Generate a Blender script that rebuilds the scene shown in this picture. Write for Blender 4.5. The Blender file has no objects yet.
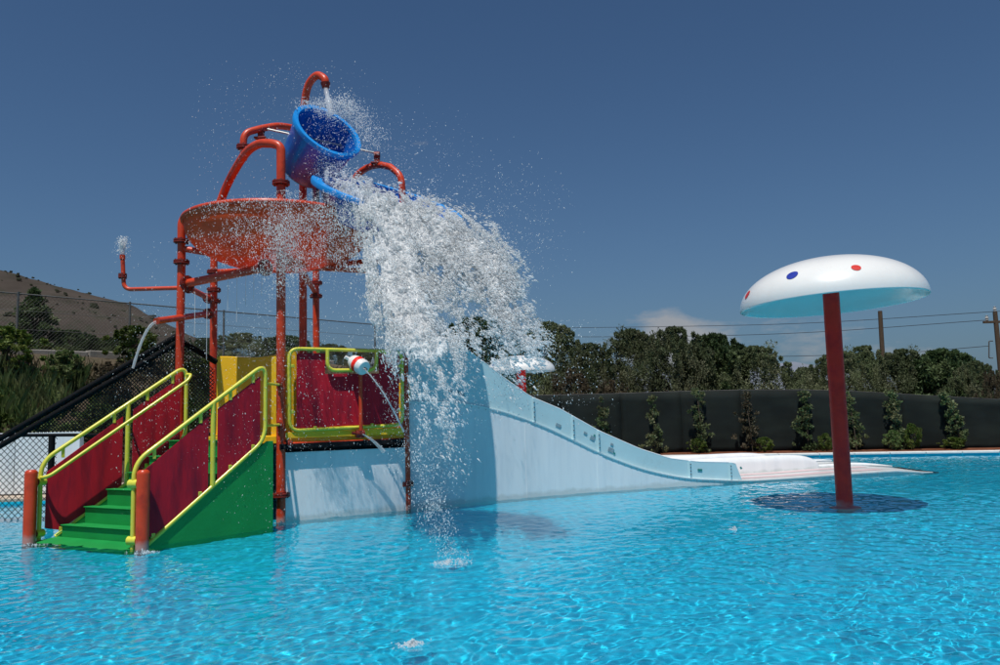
import bpy, math, random
import numpy as np
from mathutils import Vector, Matrix, Euler
random.seed(7); RNG = np.random.default_rng(7)
sc = bpy.context.scene
COL = sc.collection
R = math.radians
# ------------------------------------------------------------------ camera, world, sun, exposure
EYE = Vector((0, 0, 1.6)); FPX = 777.8; PITCH = R(5.61); ROLL = R(1.5)
_f = Vector((0, math.cos(PITCH), math.sin(PITCH))); _r = Vector((1, 0, 0)); _u = _r.cross(_f)
_r2 = _r * math.cos(ROLL) - _u * math.sin(ROLL); _u2 = _u * math.cos(ROLL) + _r * math.sin(ROLL)
cam = bpy.data.cameras.new('camera'); cam.sensor_width = 36; cam.lens = 28
cam.clip_start = 0.1; cam.clip_end = 20000
camo = bpy.data.objects.new('camera', cam); COL.objects.link(camo)
M3 = Matrix((_r2, _u2, -_f)).transposed()
camo.matrix_world = Matrix.Translation(EYE) @ M3.to_4x4()
sc.camera = camo
SUN = Vector((-0.105, -0.345, 0.922)).normalized()          # towards the sun
w = bpy.data.worlds.new('World'); sc.world = w; w.use_nodes = True
nt = w.node_tree; bg = nt.nodes['Background']; bg.inputs[1].default_value = 0.05
sky = nt.nodes.new('ShaderNodeTexSky'); sky.sky_type = 'NISHITA'; sky.sun_disc = False
sky.sun_elevation = math.asin(SUN.z); sky.sun_rotation = math.atan2(SUN.x, SUN.y) 
sky.altitude = 0; sky.air_density = 1.0; sky.dust_density = 0.2; sky.ozone_density = 3.0
def wn(t, **k):
    n = nt.nodes.new(t)
    for a, b in k.items(): setattr(n, a, b)
    return n
def wmath(op, a, b=None, c=None):
    n = wn('ShaderNodeMath', operation=op)
    for i, v in enumerate((a, b, c)):
        if v is None: continue
        if isinstance(v, (int, float)): n.inputs[i].default_value = v
        else: nt.links.new(v, n.inputs[i])
    return n.outputs[0]
tc = wn('ShaderNodeTexCoord'); sep = wn('ShaderNodeSeparateXYZ'); nt.links.new(tc.outputs['Generated'], sep.inputs[0])
el = sep.outputs['Z']
# grey-blue summer haze in the sky towards the horizon, tint kept by the sky itself
hz = wmath('POWER', wmath('SUBTRACT', 1.0, wmath('MAXIMUM', el, 0.0)), 7.0)
tint = wn('ShaderNodeMix', data_type='RGBA'); tint.blend_type = 'MIX'
nt.links.new(wmath('MULTIPLY', hz, 0.85), tint.inputs[0]); nt.links.new(sky.outputs[0], tint.inputs[6])
tint.inputs[7].default_value = (1.9, 2.5, 3.5, 1)
mp = wn('ShaderNodeMapping'); mp.inputs['Scale'].default_value = (5.0, 5.0, 14.0); nt.links.new(tc.outputs['Generated'], mp.inputs[0])
nz = wn('ShaderNodeTexNoise'); nz.inputs['Scale'].default_value = 1.6; nz.inputs['Detail'].default_value = 8; nz.inputs['Roughness'].default_value = 0.6
nt.links.new(mp.outputs[0], nz.inputs['Vector'])
def gauss_dir(d, width):      # soft window round a direction
    dp = wn('ShaderNodeVectorMath', operation='DISTANCE'); nt.links.new(tc.outputs['Generated'], dp.inputs[0]); dp.inputs[1].default_value = d
    q = wmath('DIVIDE', dp.outputs['Value'], width)
    return wmath('POWER', 2.718, wmath('MULTIPLY', wmath('MULTIPLY', q, q), -1.0))
def dirpx(px, py):
    d = _f * FPX + _r2 * (px - 500) - _u2 * (py - 332.5); return d.normalized()
band = wmath('MULTIPLY', wmath('SMOOTH_MIN', wmath('MULTIPLY', el, 30.0), 1.0, 0.3), wmath('SUBTRACT', 1.0, wmath('MINIMUM', wmath('MULTIPLY', wmath('MAXIMUM', wmath('SUBTRACT', el, 0.06), 0.0), 18.0), 1.0)))
cov = wmath('MULTIPLY', band, 0.10)
for (px, py, wd, s) in ((668, 337, 0.036, 0.50), (705, 338, 0.03, 0.2), (740, 345, 0.05, 0.12), (815, 345, 0.06, 0.16), (915, 342, 0.07, 0.12), (600, 348, 0.05, 0.16)):
    cov = wmath('ADD', cov, wmath('MULTIPLY', gauss_dir(dirpx(px, py), wd), s))
for (px, py, wd, s) in ((28, 228, 0.035, 0.13), (15, 250, 0.05, 0.10)):
    cov = wmath('ADD', cov, wmath('MULTIPLY', gauss_dir(dirpx(px, py), wd), s))
cl = wmath('MAXIMUM', wmath('SUBTRACT', wmath('ADD', nz.outputs['Fac'], cov), 0.72), 0.0)
cl = wmath('MINIMUM', wmath('MULTIPLY', cl, 4.0), 0.75)
cm = wn('ShaderNodeMix', data_type='RGBA'); nt.links.new(cl, cm.inputs[0]); deep = wn('ShaderNodeMix', data_type='RGBA'); deep.blend_type = 'MULTIPLY'; deep.inputs[0].default_value = 1.0; deep.inputs[7].default_value = (0.72, 0.93, 1.10, 1)
nt.links.new(tint.outputs[2], deep.inputs[6]); nt.links.new(deep.outputs[2], cm.inputs[6]); cm.inputs[7].default_value = (6.6, 6.6, 6.8, 1)
nt.links.new(cm.outputs[2], bg.inputs[0])
sl = bpy.data.lights.new('sun', 'SUN'); sl.energy = 3.8; sl.angle = R(0.5); sl.color = (1.0, 0.965, 0.91)
sl.cycles.is_caustics_light = True
so = bpy.data.objects.new('sun', sl); COL.objects.link(so); so.rotation_euler = SUN.to_track_quat('Z', 'Y').to_euler(); so.location = (0, 0, 30)
vs = sc.view_settings; vs.view_transform = 'Standard'; vs.look = 'None'; vs.exposure = 0.14; vs.gamma = 1.0
sc.cycles.max_bounces = 8; sc.cycles.transparent_max_bounces = 16; sc.cycles.caustics_refractive = True; sc.cycles.blur_glossy = 1.0
sc.cycles.sample_clamp_indirect = 4.0

# ------------------------------------------------------------------ projection helpers (metres; water level is z = 0)
def ray(px, py): return _f * FPX + _r2 * (px - 500) - _u2 * (py - 332.5)
def P(px, py, Y):            # world point seen at (px, py) at depth Y
    d = ray(px, py); return EYE + d * (Y / d.y)
def G(px, py, h=0.0):        # point of the level plane z = h seen at (px, py)
    d = ray(px, py); return EYE + d * ((h - EYE.z) / d.z)
def proj(p):
    v = Vector(p) - EYE; z = v.dot(_f); return (500 + FPX * v.dot(_r2) / z, 332.5 - FPX * v.dot(_u2) / z)

# ------------------------------------------------------------------ materials
def mat(name, col, rough=0.5, spec=0.5, var=0.12, vscale=3.0, bump=0.0, bscale=40.0, metal=0.0, col2=None, c2scale=6.0, c2lo=0.45, c2hi=0.65, stretch=None, coat=0.0, trans=0.0, obj=False):
    m = bpy.data.materials.new(name); m.use_nodes = True; t = m.node_tree; p = t.nodes['Principled BSDF']; L = t.links
    p.inputs['Roughness'].default_value = rough; p.inputs['Specular IOR Level'].default_value = spec; p.inputs['Metallic'].default_value = metal
    p.inputs['Coat Weight'].default_value = coat; p.inputs['Coat Roughness'].default_value = 0.12
    tcn = t.nodes.new('ShaderNodeTexCoord'); mpn = t.nodes.new('ShaderNodeMapping'); L.new(tcn.outputs['Object'], mpn.inputs[0])
    if stretch: mpn.inputs['Scale'].default_value = stretch
    n = t.nodes.new('ShaderNodeTexNoise'); n.inputs['Scale'].default_value = vscale; n.inputs['Detail'].default_value = 6; L.new(mpn.outputs[0], n.inputs['Vector'])
    rgb = t.nodes.new('ShaderNodeRGB'); rgb.outputs[0].default_value = (*col, 1); src = rgb.outputs[0]
    if col2:
        n2 = t.nodes.new('ShaderNodeTexNoise'); n2.inputs['Scale'].default_value = c2scale; n2.inputs['Detail'].default_value = 7; n2.inputs['Roughness'].default_value = 0.65; L.new(mpn.outputs[0], n2.inputs['Vector'])
        mr = t.nodes.new('ShaderNodeMapRange'); mr.inputs[1].default_value = c2lo; mr.inputs[2].default_value = c2hi; L.new(n2.outputs['Fac'], mr.inputs[0])
        mx = t.nodes.new('ShaderNodeMix'); mx.data_type = 'RGBA'; L.new(mr.outputs[0], mx.inputs[0]); L.new(src, mx.inputs[6]); mx.inputs[7].default_value = (*col2, 1); src = mx.outputs[2]
    mr = t.nodes.new('ShaderNodeMapRange'); mr.inputs[1].default_value = 0.25; mr.inputs[2].default_value = 0.75; mr.inputs[3].default_value = 1 - var; mr.inputs[4].default_value = 1 + var; L.new(n.outputs['Fac'], mr.inputs[0])
    hs = t.nodes.new('ShaderNodeHueSaturation'); L.new(src, hs.inputs['Color']); L.new(mr.outputs[0], hs.inputs['Value'])
    if obj:
        oi = t.nodes.new('ShaderNodeObjectInfo'); m2 = t.nodes.new('ShaderNodeMapRange'); m2.inputs[3].default_value = 0.75; m2.inputs[4].default_value = 1.25; L.new(oi.outputs['Random'], m2.inputs[0])
        mm = t.nodes.new('ShaderNodeMath'); mm.operation = 'MULTIPLY'; L.new(mr.outputs[0], mm.inputs[0]); L.new(m2.outputs[0], mm.inputs[1]); L.new(mm.outputs[0], hs.inputs['Value'])
    L.new(hs.outputs[0], p.inputs['Base Color'])
    r2 = t.nodes.new('ShaderNodeMapRange'); r2.inputs[3].default_value = max(0.02, rough - 0.1); r2.inputs[4].default_value = min(1, rough + 0.12); L.new(n.outputs['Fac'], r2.inputs[0]); L.new(r2.outputs[0], p.inputs['Roughness'])
    if bump:
        nb = t.nodes.new('ShaderNodeTexNoise'); nb.inputs['Scale'].default_value = bscale; nb.inputs['Detail'].default_value = 5; L.new(mpn.outputs[0], nb.inputs['Vector'])
        b = t.nodes.new('ShaderNodeBump'); b.inputs['Strength'].default_value = bump; b.inputs['Distance'].default_value = 0.02; L.new(nb.outputs['Fac'], b.inputs['Height']); L.new(b.outputs[0], p.inputs['Normal'])
    if trans:
        tr = t.nodes.new('ShaderNodeBsdfTranslucent'); L.new(hs.outputs[0], tr.inputs[0]); ms = t.nodes.new('ShaderNodeMixShader'); ms.inputs[0].default_value = trans
        L.new(p.outputs[0], ms.inputs[1]); L.new(tr.outputs[0], ms.inputs[2]); L.new(ms.outputs[0], t.nodes['Material Output'].inputs['Surface'])
    return m
RED = mat('red_orange_paint', (0.62, 0.058, 0.016), 0.38, 0.4, 0.1, 5, 0.05, 60, coat=0.08, col2=(0.36, 0.030, 0.012), c2scale=4, c2lo=0.5, c2hi=0.72)
POLERED = mat('deep_red_paint', (0.90, 0.026, 0.014), 0.45, 0.25, 0.1, 4, coat=0.05, col2=(0.70, 0.015, 0.016), c2scale=3)
BOWL = mat('orange_red_fibreglass', (0.88, 0.13, 0.035), 0.4, 0.3, 0.1, 3, coat=0.0, col2=(0.62, 0.07, 0.022), c2scale=2.5, c2lo=0.5, c2hi=0.7, trans=0.38)
YEL = mat('yellow_rail_paint', (0.68, 0.64, 0.06), 0.4, 0.5, 0.08, 5, coat=0.2)
YELP = mat('golden_yellow_plastic', (0.90, 0.53, 0.015), 0.45, 0.4, 0.08, 3)
PANEL = mat('crimson_board', (0.52, 0.014, 0.030), 0.55, 0.18, 0.14, 2.2, col2=(0.27, 0.012, 0.028), c2scale=2.5, stretch=(3, 3, 0.5))
GREEN = mat('green_moulded_plastic', (0.008, 0.27, 0.055), 0.5, 0.4, 0.12, 2.5, 0.08, 30)
WHITE = mat('white_fibreglass', (0.80, 0.82, 0.82), 0.35, 0.4, 0.05, 1.5, coat=0.3, col2=(0.68, 0.72, 0.74), c2scale=2.0, c2lo=0.5, c2hi=0.8, stretch=(2.5, 2.5, 0.4))
WALLW = mat('pale_blue_white_gelcoat', (0.78, 0.82, 0.84), 0.5, 0.3, 0.05, 1.2, col2=(0.66, 0.72, 0.76), c2scale=2.2, c2lo=0.45, c2hi=0.75, stretch=(2.5, 2.5, 0.3))
GUARD = mat('aqua_tinted_gelcoat', (0.50, 0.70, 0.74), 0.3, 0.5, 0.07, 2.0, coat=0.4, col2=(0.5, 0.7, 0.74), c2scale=3)
DOMEW = mat('glossy_white_dome', (0.80, 0.80, 0.77), 0.28, 0.5, 0.03, 1.0, coat=0.5, col2=(0.72, 0.73, 0.70), c2scale=1.5, c2lo=0.5, c2hi=0.9)
BLUE = mat('blue_bucket_plastic', (0.006, 0.13, 0.52), 0.3, 0.5, 0.12, 4, coat=0.4, col2=(0.005, 0.09, 0.4), c2scale=4)
BLUEL = mat('lit_blue_rim', (0.008, 0.27, 0.72), 0.35, 0.5, 0.06, 4)  # lighter copy of the bucket blue, the lit lip put into the colour
DOTB = mat('blue_dot_sticker', (0.02, 0.04, 0.32), 0.4); DOTR = mat('red_dot_sticker', (0.62, 0.03, 0.02), 0.4)
DARKRED = mat('dark_red_flange', (0.22, 0.02, 0.012), 0.5, 0.4, 0.2, 20, 0.1, 60)
BOLT = mat('dull_bolt_steel', (0.12, 0.10, 0.09), 0.5, 0.5, 0.1, 20, metal=0.8)
STEEL = mat('galvanised_rod', (0.42, 0.42, 0.40), 0.45, 0.5, 0.1, 20, metal=0.9)
BLACK = mat('black_foam_rail', (0.006, 0.006, 0.007), 0.8, 0.15, 0.2, 10, 0.1, 60)
NETM = mat('black_rope', (0.008, 0.008, 0.009), 0.8, 0.2)
DECKSHADE = mat('underdeck_shade', (0.01, 0.01, 0.012), 0.8, 0.2)  # near-black colour stands in for the shade under the deck
PINK = mat('pale_pink_stripe', (0.66, 0.50, 0.50), 0.4, 0.4, 0.05, 2)
SEAM = mat('grey_joint_sealant', (0.42, 0.46, 0.47), 0.6, 0.3, 0.15, 15)
STICK = mat('grey_sticker', (0.24, 0.33, 0.37), 0.5); STICKG = mat('green_sticker', (0.02, 0.22, 0.2), 0.5)
CLOTH = mat('dark_green_shade_cloth', (0.013, 0.017, 0.016), 0.9, 0.15, 0.3, 1.5, 0.25, 90, col2=(0.016, 0.021, 0.018), c2scale=1.2, stretch=(1, 1, 2.5))
POSTM = mat('weathered_steel_post', (0.10, 0.10, 0.095), 0.6, 0.4, 0.2, 12)
COPE = mat('white_coping_stone', (0.72, 0.72, 0.69), 0.7, 0.3, 0.12, 5, 0.1, 50)
SOIL = mat('red_soil', (0.17, 0.06, 0.032), 0.95, 0.1, 0.35, 4, 0.6, 25, col2=(0.10, 0.05, 0.03), c2scale=5)
EARTH = mat('dry_earth', (0.10, 0.077, 0.052), 0.95, 0.1, 0.3, 1.2, 0.5, 9, col2=(0.055, 0.05, 0.03), c2scale=0.9)
DECK = mat('beige_pool_deck', (0.45, 0.37, 0.29), 0.8, 0.2, 0.12, 3, 0.2, 60)
WOOD = mat('weathered_pole_wood', (0.10, 0.068, 0.045), 0.85, 0.2, 0.3, 6, 0.3, 30, stretch=(8, 8, 0.6))
INS = mat('pale_insulator', (0.5, 0.5, 0.48), 0.3)
WIRE = mat('overhead_wire', (0.03, 0.03, 0.035), 0.6)
BARK = mat('grey_bark', (0.075, 0.058, 0.042), 0.9, 0.1, 0.3, 8, 0.4, 20)
HILL = mat('scrubby_hillside', (0.062, 0.051, 0.043), 0.95, 0.05, 0.28, 0.05, 0.0, 0.08, col2=(0.045, 0.045, 0.032), c2scale=0.09, c2lo=0.5, c2hi=0.66)
MOUNT = mat('hazed_mountain_rock', (0.17, 0.19, 0.23), 0.95, 0.05, 0.15, 0.004)  # blue of the distance haze is mixed into the grey rock colour
CONC = mat('stained_concrete', (0.26, 0.24, 0.21), 0.85, 0.2, 0.2, 2, 0.3, 20)
def leafmat(name, c, c2, tr=0.25): return mat(name, c, 0.55, 0.25, 0.35, 0.9, col2=c2, c2scale=1.3, c2lo=0.42, c2hi=0.62, trans=tr, obj=True)
OLIVE = leafmat('olive_foliage', (0.105, 0.135, 0.060), (0.165, 0.17, 0.095))
DARKL = leafmat('dark_foliage', (0.055, 0.092, 0.034), (0.095, 0.122, 0.048))
REED = leafmat('bright_reed_leaf', (0.12, 0.19, 0.055), (0.18, 0.20, 0.085))
CLIMB = leafmat('climber_foliage', (0.085, 0.125, 0.045), (0.15, 0.155, 0.075))
DRYL = leafmat('dry_brown_foliage', (0.13, 0.10, 0.06), (0.085, 0.08, 0.045))
SCRUB = mat('dark_hill_scrub', (0.024, 0.027, 0.017), 0.95, 0.05, 0.3, 0.2)
LIME = leafmat('yellow_green_foliage', (0.085, 0.135, 0.022), (0.12, 0.14, 0.035))
STRAW = leafmat('straw_grass', (0.20, 0.15, 0.08), (0.12, 0.10, 0.05))
for m_ in (WALLW, RED, POLERED, WHITE):      # lime scale left where the water laps
    t = m_.node_tree; L = t.links; hs = next(n for n in t.nodes if n.type == 'HUE_SAT'); pb = t.nodes['Principled BSDF']
    ge = t.nodes.new('ShaderNodeNewGeometry'); sp_ = t.nodes.new('ShaderNodeSeparateXYZ'); L.new(ge.outputs['Position'], sp_.inputs[0])
    nn_ = t.nodes.new('ShaderNodeTexNoise'); nn_.inputs['Scale'].default_value = 5; nn_.inputs['Detail'].default_value = 6; L.new(ge.outputs['Position'], nn_.inputs['Vector'])
    ma = t.nodes.new('ShaderNodeMath'); ma.operation = 'MULTIPLY_ADD'; L.new(nn_.outputs['Fac'], ma.inputs[0]); ma.inputs[1].default_value = -.16; L.new(sp_.outputs['Z'], ma.inputs[2])
    mr = t.nodes.new('ShaderNodeMapRange'); mr.inputs[1].default_value = .03; mr.inputs[2].default_value = -.03; mr.inputs[4].default_value = .45; L.new(ma.outputs[0], mr.inputs[0])
    mx = t.nodes.new('ShaderNodeMix'); mx.data_type = 'RGBA'; L.new(mr.outputs[0], mx.inputs[0]); L.new(hs.outputs[0], mx.inputs[6]); mx.inputs[7].default_value = (0.42, 0.44, 0.40, 1); L.new(mx.outputs[2], pb.inputs['Base Color'])
# water spray and foam
def watermat(name, white=0.75, tl=0.42):
    m = bpy.data.materials.new(name); m.use_nodes = True; t = m.node_tree; L = t.links; p = t.nodes['Principled BSDF']
    p.inputs['Base Color'].default_value = (0.96, 0.98, 0.99, 1); p.inputs['Roughness'].default_value = 0.18; p.inputs['IOR'].default_value = 1.33
    tr = t.nodes.new('ShaderNodeBsdfTranslucent'); tr.inputs[0].default_value = (0.96, 0.98, 0.99, 1)
    ms = t.nodes.new('ShaderNodeMixShader'); ms.inputs[0].default_value = tl; L.new(p.outputs[0], ms.inputs[1]); L.new(tr.outputs[0], ms.inputs[2])
    tp = t.nodes.new('ShaderNodeBsdfTransparent'); m2 = t.nodes.new('ShaderNodeMixShader'); m2.inputs[0].default_value = white
    L.new(tp.outputs[0], m2.inputs[1]); L.new(ms.outputs[0], m2.inputs[2]); L.new(m2.outputs[0], t.nodes['Material Output'].inputs['Surface'])
    return m
PLUME = watermat('aerated_water', 0.7, 0.55); SPRAY = watermat('white_water_spray', 0.8); SHEET = watermat('white_water_sheet', 0.92, 0.5); STREAM = watermat('thin_water_stream', 0.45); MIST = watermat('fine_mist_drops', 0.6)
FOAM = watermat('surface_foam', 0.55)
WATER = bpy.data.materials.new('pool_water'); WATER.use_nodes = True
p = WATER.node_tree.nodes['Principled BSDF']; p.inputs['Transmission Weight'].default_value = 1; p.inputs['Roughness'].default_value = 0.0; p.inputs['IOR'].default_value = 1.33
p.inputs['Base Color'].default_value = (0.80, 0.96, 1.0, 1); p.inputs['Specular IOR Level'].default_value = 0.5
FLOOR = mat('turquoise_pool_liner', (0.012, 0.49, 0.655), 0.6, 0.2, 0.06, 1.2, col2=(0.010, 0.44, 0.62), c2scale=0.5)

# ------------------------------------------------------------------ mesh builder
class MB:
    def __init__(s): s.v = []; s.f = []; s.mi = []; s.cur = 0
    def add(s, vs, fs):
        o = len(s.v); s.v += [tuple(v) for v in vs]; s.f += [tuple(i + o for i in f) for f in fs]; s.mi += [s.cur] * len(fs); return s
    def box(s, c, size, ax=None, ay=None, az=None):
        c = Vector(c); ax = Vector(ax or (1, 0, 0)).normalized(); az = Vector(az or (0, 0, 1)).normalized(); ay = Vector(ay).normalized() if ay else az.cross(ax).normalized()
        hx, hy, hz_ = size[0] / 2, size[1] / 2, size[2] / 2
        vs = [c + ax * (i * hx) + ay * (j * hy) + az * (k * hz_) for k in (-1, 1) for (i, j) in ((-1, -1), (1, -1), (1, 1), (-1, 1))]
        return s.add(vs, [(3, 2, 1, 0), (4, 5, 6, 7), (0, 1, 5, 4), (1, 2, 6, 5), (2, 3, 7, 6), (3, 0, 4, 7)])
    def tube(s, pts, r, n=12, caps=True, closed=False):
        pts = [Vector(p) for p in pts]; N = len(pts); rs = r if isinstance(r, (list, tuple)) else [r] * N
        up = None; vs = []; T = []
        for i in range(N):
            a = pts[(i - 1) % N] if (closed or i > 0) else pts[0]; b = pts[(i + 1) % N] if (closed or i < N - 1) else pts[-1]
            T.append((b - a).normalized() if (b - a).length > 1e-9 else Vector((0, 0, 1)))
        ref = Vector((0, 0, 1)) if abs(T[0].z) < 0.9 else Vector((1, 0, 0)); u = T[0].cross(ref).normalized()
        for i in range(N):
            u = (u - T[i] * u.dot(T[i])).normalized(); v = T[i].cross(u)
            for k in range(n):
                a = 2 * math.pi * k / n; vs.append(pts[i] + (u * math.cos(a) + v * math.sin(a)) * rs[i])
        fs = []
        for i in range(N if closed else N - 1):
            j = (i + 1) % N
            for k in range(n): fs.append((i * n + k, i * n + (k + 1) % n, j * n + (k + 1) % n, j * n + k))
        if caps and not closed: fs.append(tuple(range(n - 1, -1, -1))); fs.append(tuple((N - 1) * n + k for k in range(n)))
        return s.add(vs, fs)
    def lathe(s, prof, base, axis=(0, 0, 1), n=48, xref=None):
        base = Vector(base); az = Vector(axis).normalized(); ref = Vector(xref) if xref else (Vector((1, 0, 0)) if abs(az.x) < 0.9 else Vector((0, 1, 0)))
        ax = (ref - az * ref.dot(az)).normalized(); ay = az.cross(ax); vs = []; m = len(prof)
        for (r_, h) in prof:
            for k in range(n):
                a = 2 * math.pi * k / n; vs.append(base + az * h + (ax * math.cos(a) + ay * math.sin(a)) * r_)
        fs = [(i * n + k, i * n + (k + 1) % n, (i + 1) * n + (k + 1) % n, (i + 1) * n + k) for i in range(m - 1) for k in range(n)]
        return s.add(vs, fs)
    def slab(s, poly, nrm, th):   # polygon (world points) thickened along nrm, centred
        nv = Vector(nrm).normalized() * th / 2; n = len(poly); poly = [Vector(p) for p in poly]
        vs = [p + nv for p in poly] + [p - nv for p in poly]
        fs = [tuple(range(n)), tuple(range(2 * n - 1, n - 1, -1))] + [(i, i + n, (i + 1) % n + n, (i + 1) % n) for i in range(n)]
        return s.add(vs, fs)
    def build(s, name, material, parent=None, smooth=True, bevel=0.0, angle=40, origin=None):
        me = bpy.data.meshes.new(name); me.from_pydata(s.v, [], s.f)
        o = bpy.data.objects.new(name, me); COL.objects.link(o)
        for m_ in (material if isinstance(material, (list, tuple)) else [material]): me.materials.append(m_)
        if isinstance(material, (list, tuple)): me.polygons.foreach_set('material_index', s.mi)
        import bmesh
        bm = bmesh.new(); bm.from_mesh(me); bmesh.ops.recalc_face_normals(bm, faces=bm.faces); bm.to_mesh(me); bm.free()
        if smooth:
            me.shade_smooth()
            try: me.set_sharp_from_angle(angle=R(angle))
            except Exception: pass
        if bevel:
            b = o.modifiers.new('bevel', 'BEVEL'); b.width = bevel; b.segments = 2; b.limit_method = 'ANGLE'; b.angle_limit = R(35)
        if origin is not None:
            me.transform(Matrix.Translation(-Vector(origin))); o.location = origin
        if parent: attach(o, parent)
        return o
def attach(o, parent):
    o.parent = parent; top = parent; off = Vector(parent.location)
    while top.parent: top = top.parent; off += Vector(top.location)
    o.location = Vector(o.location) - off
def tag(o, label=None, cat=None, group=None, kind=None):
    if label: o['label'] = label
    if cat: o['category'] = cat
    if group: o['group'] = group
    if kind: o['kind'] = kind
    return o
def thing(name, loc, label, cat, group=None):
    o = bpy.data.objects.new(name, None); COL.objects.link(o); o.location = loc; o.empty_display_size = 0.3
    return tag(o, label, cat, group)
def bend(pts, r=0.2, n=7):        # round the corners of a polyline
    pts = [Vector(p) for p in pts]; out = [pts[0]]
    for i in range(1, len(pts) - 1):
        a, b, c = pts[i - 1], pts[i], pts[i + 1]; d1 = (a - b); d2 = (c - b); rr = min(r, d1.length * 0.49, d2.length * 0.49)
        p1 = b + d1.normalized() * rr; p2 = b + d2.normalized() * rr
        for k in range(n + 1):
            t = k / n; out.append(p1 * (1 - t) ** 2 + b * 2 * t * (1 - t) + p2 * t * t)
    out.append(pts[-1]); return out
def smooth_path(pts, n=8):        # Catmull-Rom through the points
    p = [Vector(q) for q in pts]; p = [p[0] * 2 - p[1]] + p + [p[-1] * 2 - p[-2]]; out = []
    for i in range(1, len(p) - 2):
        for k in range(n):
            t = k / n; a, b, c, d = p[i - 1], p[i], p[i + 1], p[i + 2]
            out.append(0.5 * ((2 * b) + (c - a) * t + (2 * a - 5 * b + 4 * c - d) * t * t + (3 * b - 3 * c + d - a) * t ** 3))
    out.append(p[-2]); return out
def raw_mesh(name, V, F, material, parent=None, smooth=True):     # V (n,3), F (m,k) numpy
    me = bpy.data.meshes.new(name); n, (m_, k) = len(V), F.shape
    me.vertices.add(n); me.vertices.foreach_set('co', np.ascontiguousarray(V, dtype=np.float32).ravel())
    me.loops.add(m_ * k); me.loops.foreach_set('vertex_index', np.ascontiguousarray(F, dtype=np.int32).ravel())
    me.polygons.add(m_); me.polygons.foreach_set('loop_start', np.arange(0, m_ * k, k, dtype=np.int32))
    try: me.polygons.foreach_set('loop_total', np.full(m_, k, dtype=np.int32))
    except Exception: pass
    me.update(calc_edges=True); me.validate()
    if smooth: me.shade_smooth()
    me.materials.append(material); o = bpy.data.objects.new(name, me); COL.objects.link(o)
    if parent: attach(o, parent)
    return o
# ------------------------------------------------------------------ smooth noise in numpy
def vnoise2(x, y, seed=0):
    xi = np.floor(x).astype(np.int64); yi = np.floor(y).astype(np.int64); xf = x - xi; yf = y - yi
    def h(a, b):
        n = (a * 374761393 + b * 668265263 + seed * 144665) & 0x7fffffff
        n = ((n ^ (n >> 13)) * 1274126177) & 0x7fffffff
        return ((n ^ (n >> 16)) & 0xffff) / 65535.0
    u = xf * xf * (3 - 2 * xf); v = yf * yf * (3 - 2 * yf)
    return (h(xi, yi) * (1 - u) + h(xi + 1, yi) * u) * (1 - v) + (h(xi, yi + 1) * (1 - u) + h(xi + 1, yi + 1) * u) * v
def fbm2(x, y, seed=0, o=4):
    s = 0; a = 0.5; t = 0
    for i in range(o): s = s + a * vnoise2(x * 2 ** i, y * 2 ** i, seed + i * 17); t += a; a *= 0.55
    return s / t
# ------------------------------------------------------------------ pool: floor, water, coping, ground
EDGE = [(-22, 14.3), (-6.2, 15.6), (-5.6, 23.6), (G(650, 455.6).x, 23.2), (G(820, 457).x, G(820, 457).y), (G(1000, 454.5).x, G(1000, 454.5).y)]
d_ = Vector((EDGE[-1][0] - EDGE[-2][0], EDGE[-1][1] - EDGE[-2][1])); EDGE.append((EDGE[-1][0] + d_.x * 4, EDGE[-1][1] + d_.y * 4))
def edge_y(x):
    for (a, b) in zip(EDGE[:-1], EDGE[1:]):
        if a[0] <= x <= b[0]: t = (x - a[0]) / (b[0] - a[0] + 1e-9); return a[1] + (b[1] - a[1]) * t
    return EDGE[-1][1] if x > EDGE[-1][0] else EDGE[0][1]
DEPTH = 0.38
fl = raw_mesh('pool_floor', np.array([(-26, -3, -DEPTH), (36, -3, -DEPTH), (36, 26, -DEPTH), (-26, 26, -DEPTH)], float), np.array([[0, 1, 2, 3]]), FLOOR, smooth=False)
tag(fl, kind='structure'); fl.cycles.is_caustics_receiver = True
def wave(X, Y):
    rng = np.random.default_rng(11); Z = np.zeros_like(X)
    wx = X + 0.25 * (fbm2(X * 0.7, Y * 0.7, 3) - 0.5) * 2; wy = Y + 0.25 * (fbm2(X * 0.7 + 9, Y * 0.7, 5) - 0.5) * 2
    amp = 0.55 + 0.9 * fbm2(X * 0.35, Y * 0.35, 8, 2)
    for k in range(100):
        lam = math.exp(rng.uniform(math.log(0.065), math.log(0.75))); a = rng.normal(1.9, 1.2); ph = rng.uniform(0, 6.28); kk = 6.283 / lam
        Z += 0.0018 * lam ** 0.93 * (1.15 if lam < .3 else .6) * np.sin(kk * (wx * math.cos(a) + wy * math.sin(a)) + ph)
    for (cx, cy, A_) in ((SPL.x, SPL.y, 0.007), (G(430, 528).x, G(430, 528).y, 0.005), (G(412, 645).x, G(412, 645).y, 0.002), (BIGM.x, BIGM.y, 0.003)):
        d = np.hypot(X - cx, Y - cy); Z += A_ * np.exp(-d / 0.8) * np.sin(d * 6.283 / 0.28)
    return Z * amp
SPL = G(452, 562); BIGM = G(845, 508)
ys = np.concatenate([np.linspace(-2.5, 2.9, 12), 3.0 * np.exp(np.linspace(0, math.log(25.5 / 3.0), 660))])
rows = []; NX = 940
uu = np.linspace(-1, 1, NX)
V = []
for y in ys:
    half = max(5.5, y * 0.92 + 1.6); xs = uu * half; rows.append(np.stack([xs, np.full(NX, y)], 1))
A = np.array(rows); X = A[..., 0]; Y = A[..., 1]; Z = wave(X, Y)
V = np.stack([X, Y, Z], -1).reshape(-1, 3); m_ = len(ys); idx = np.arange(m_ * NX).reshape(m_, NX)
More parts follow.
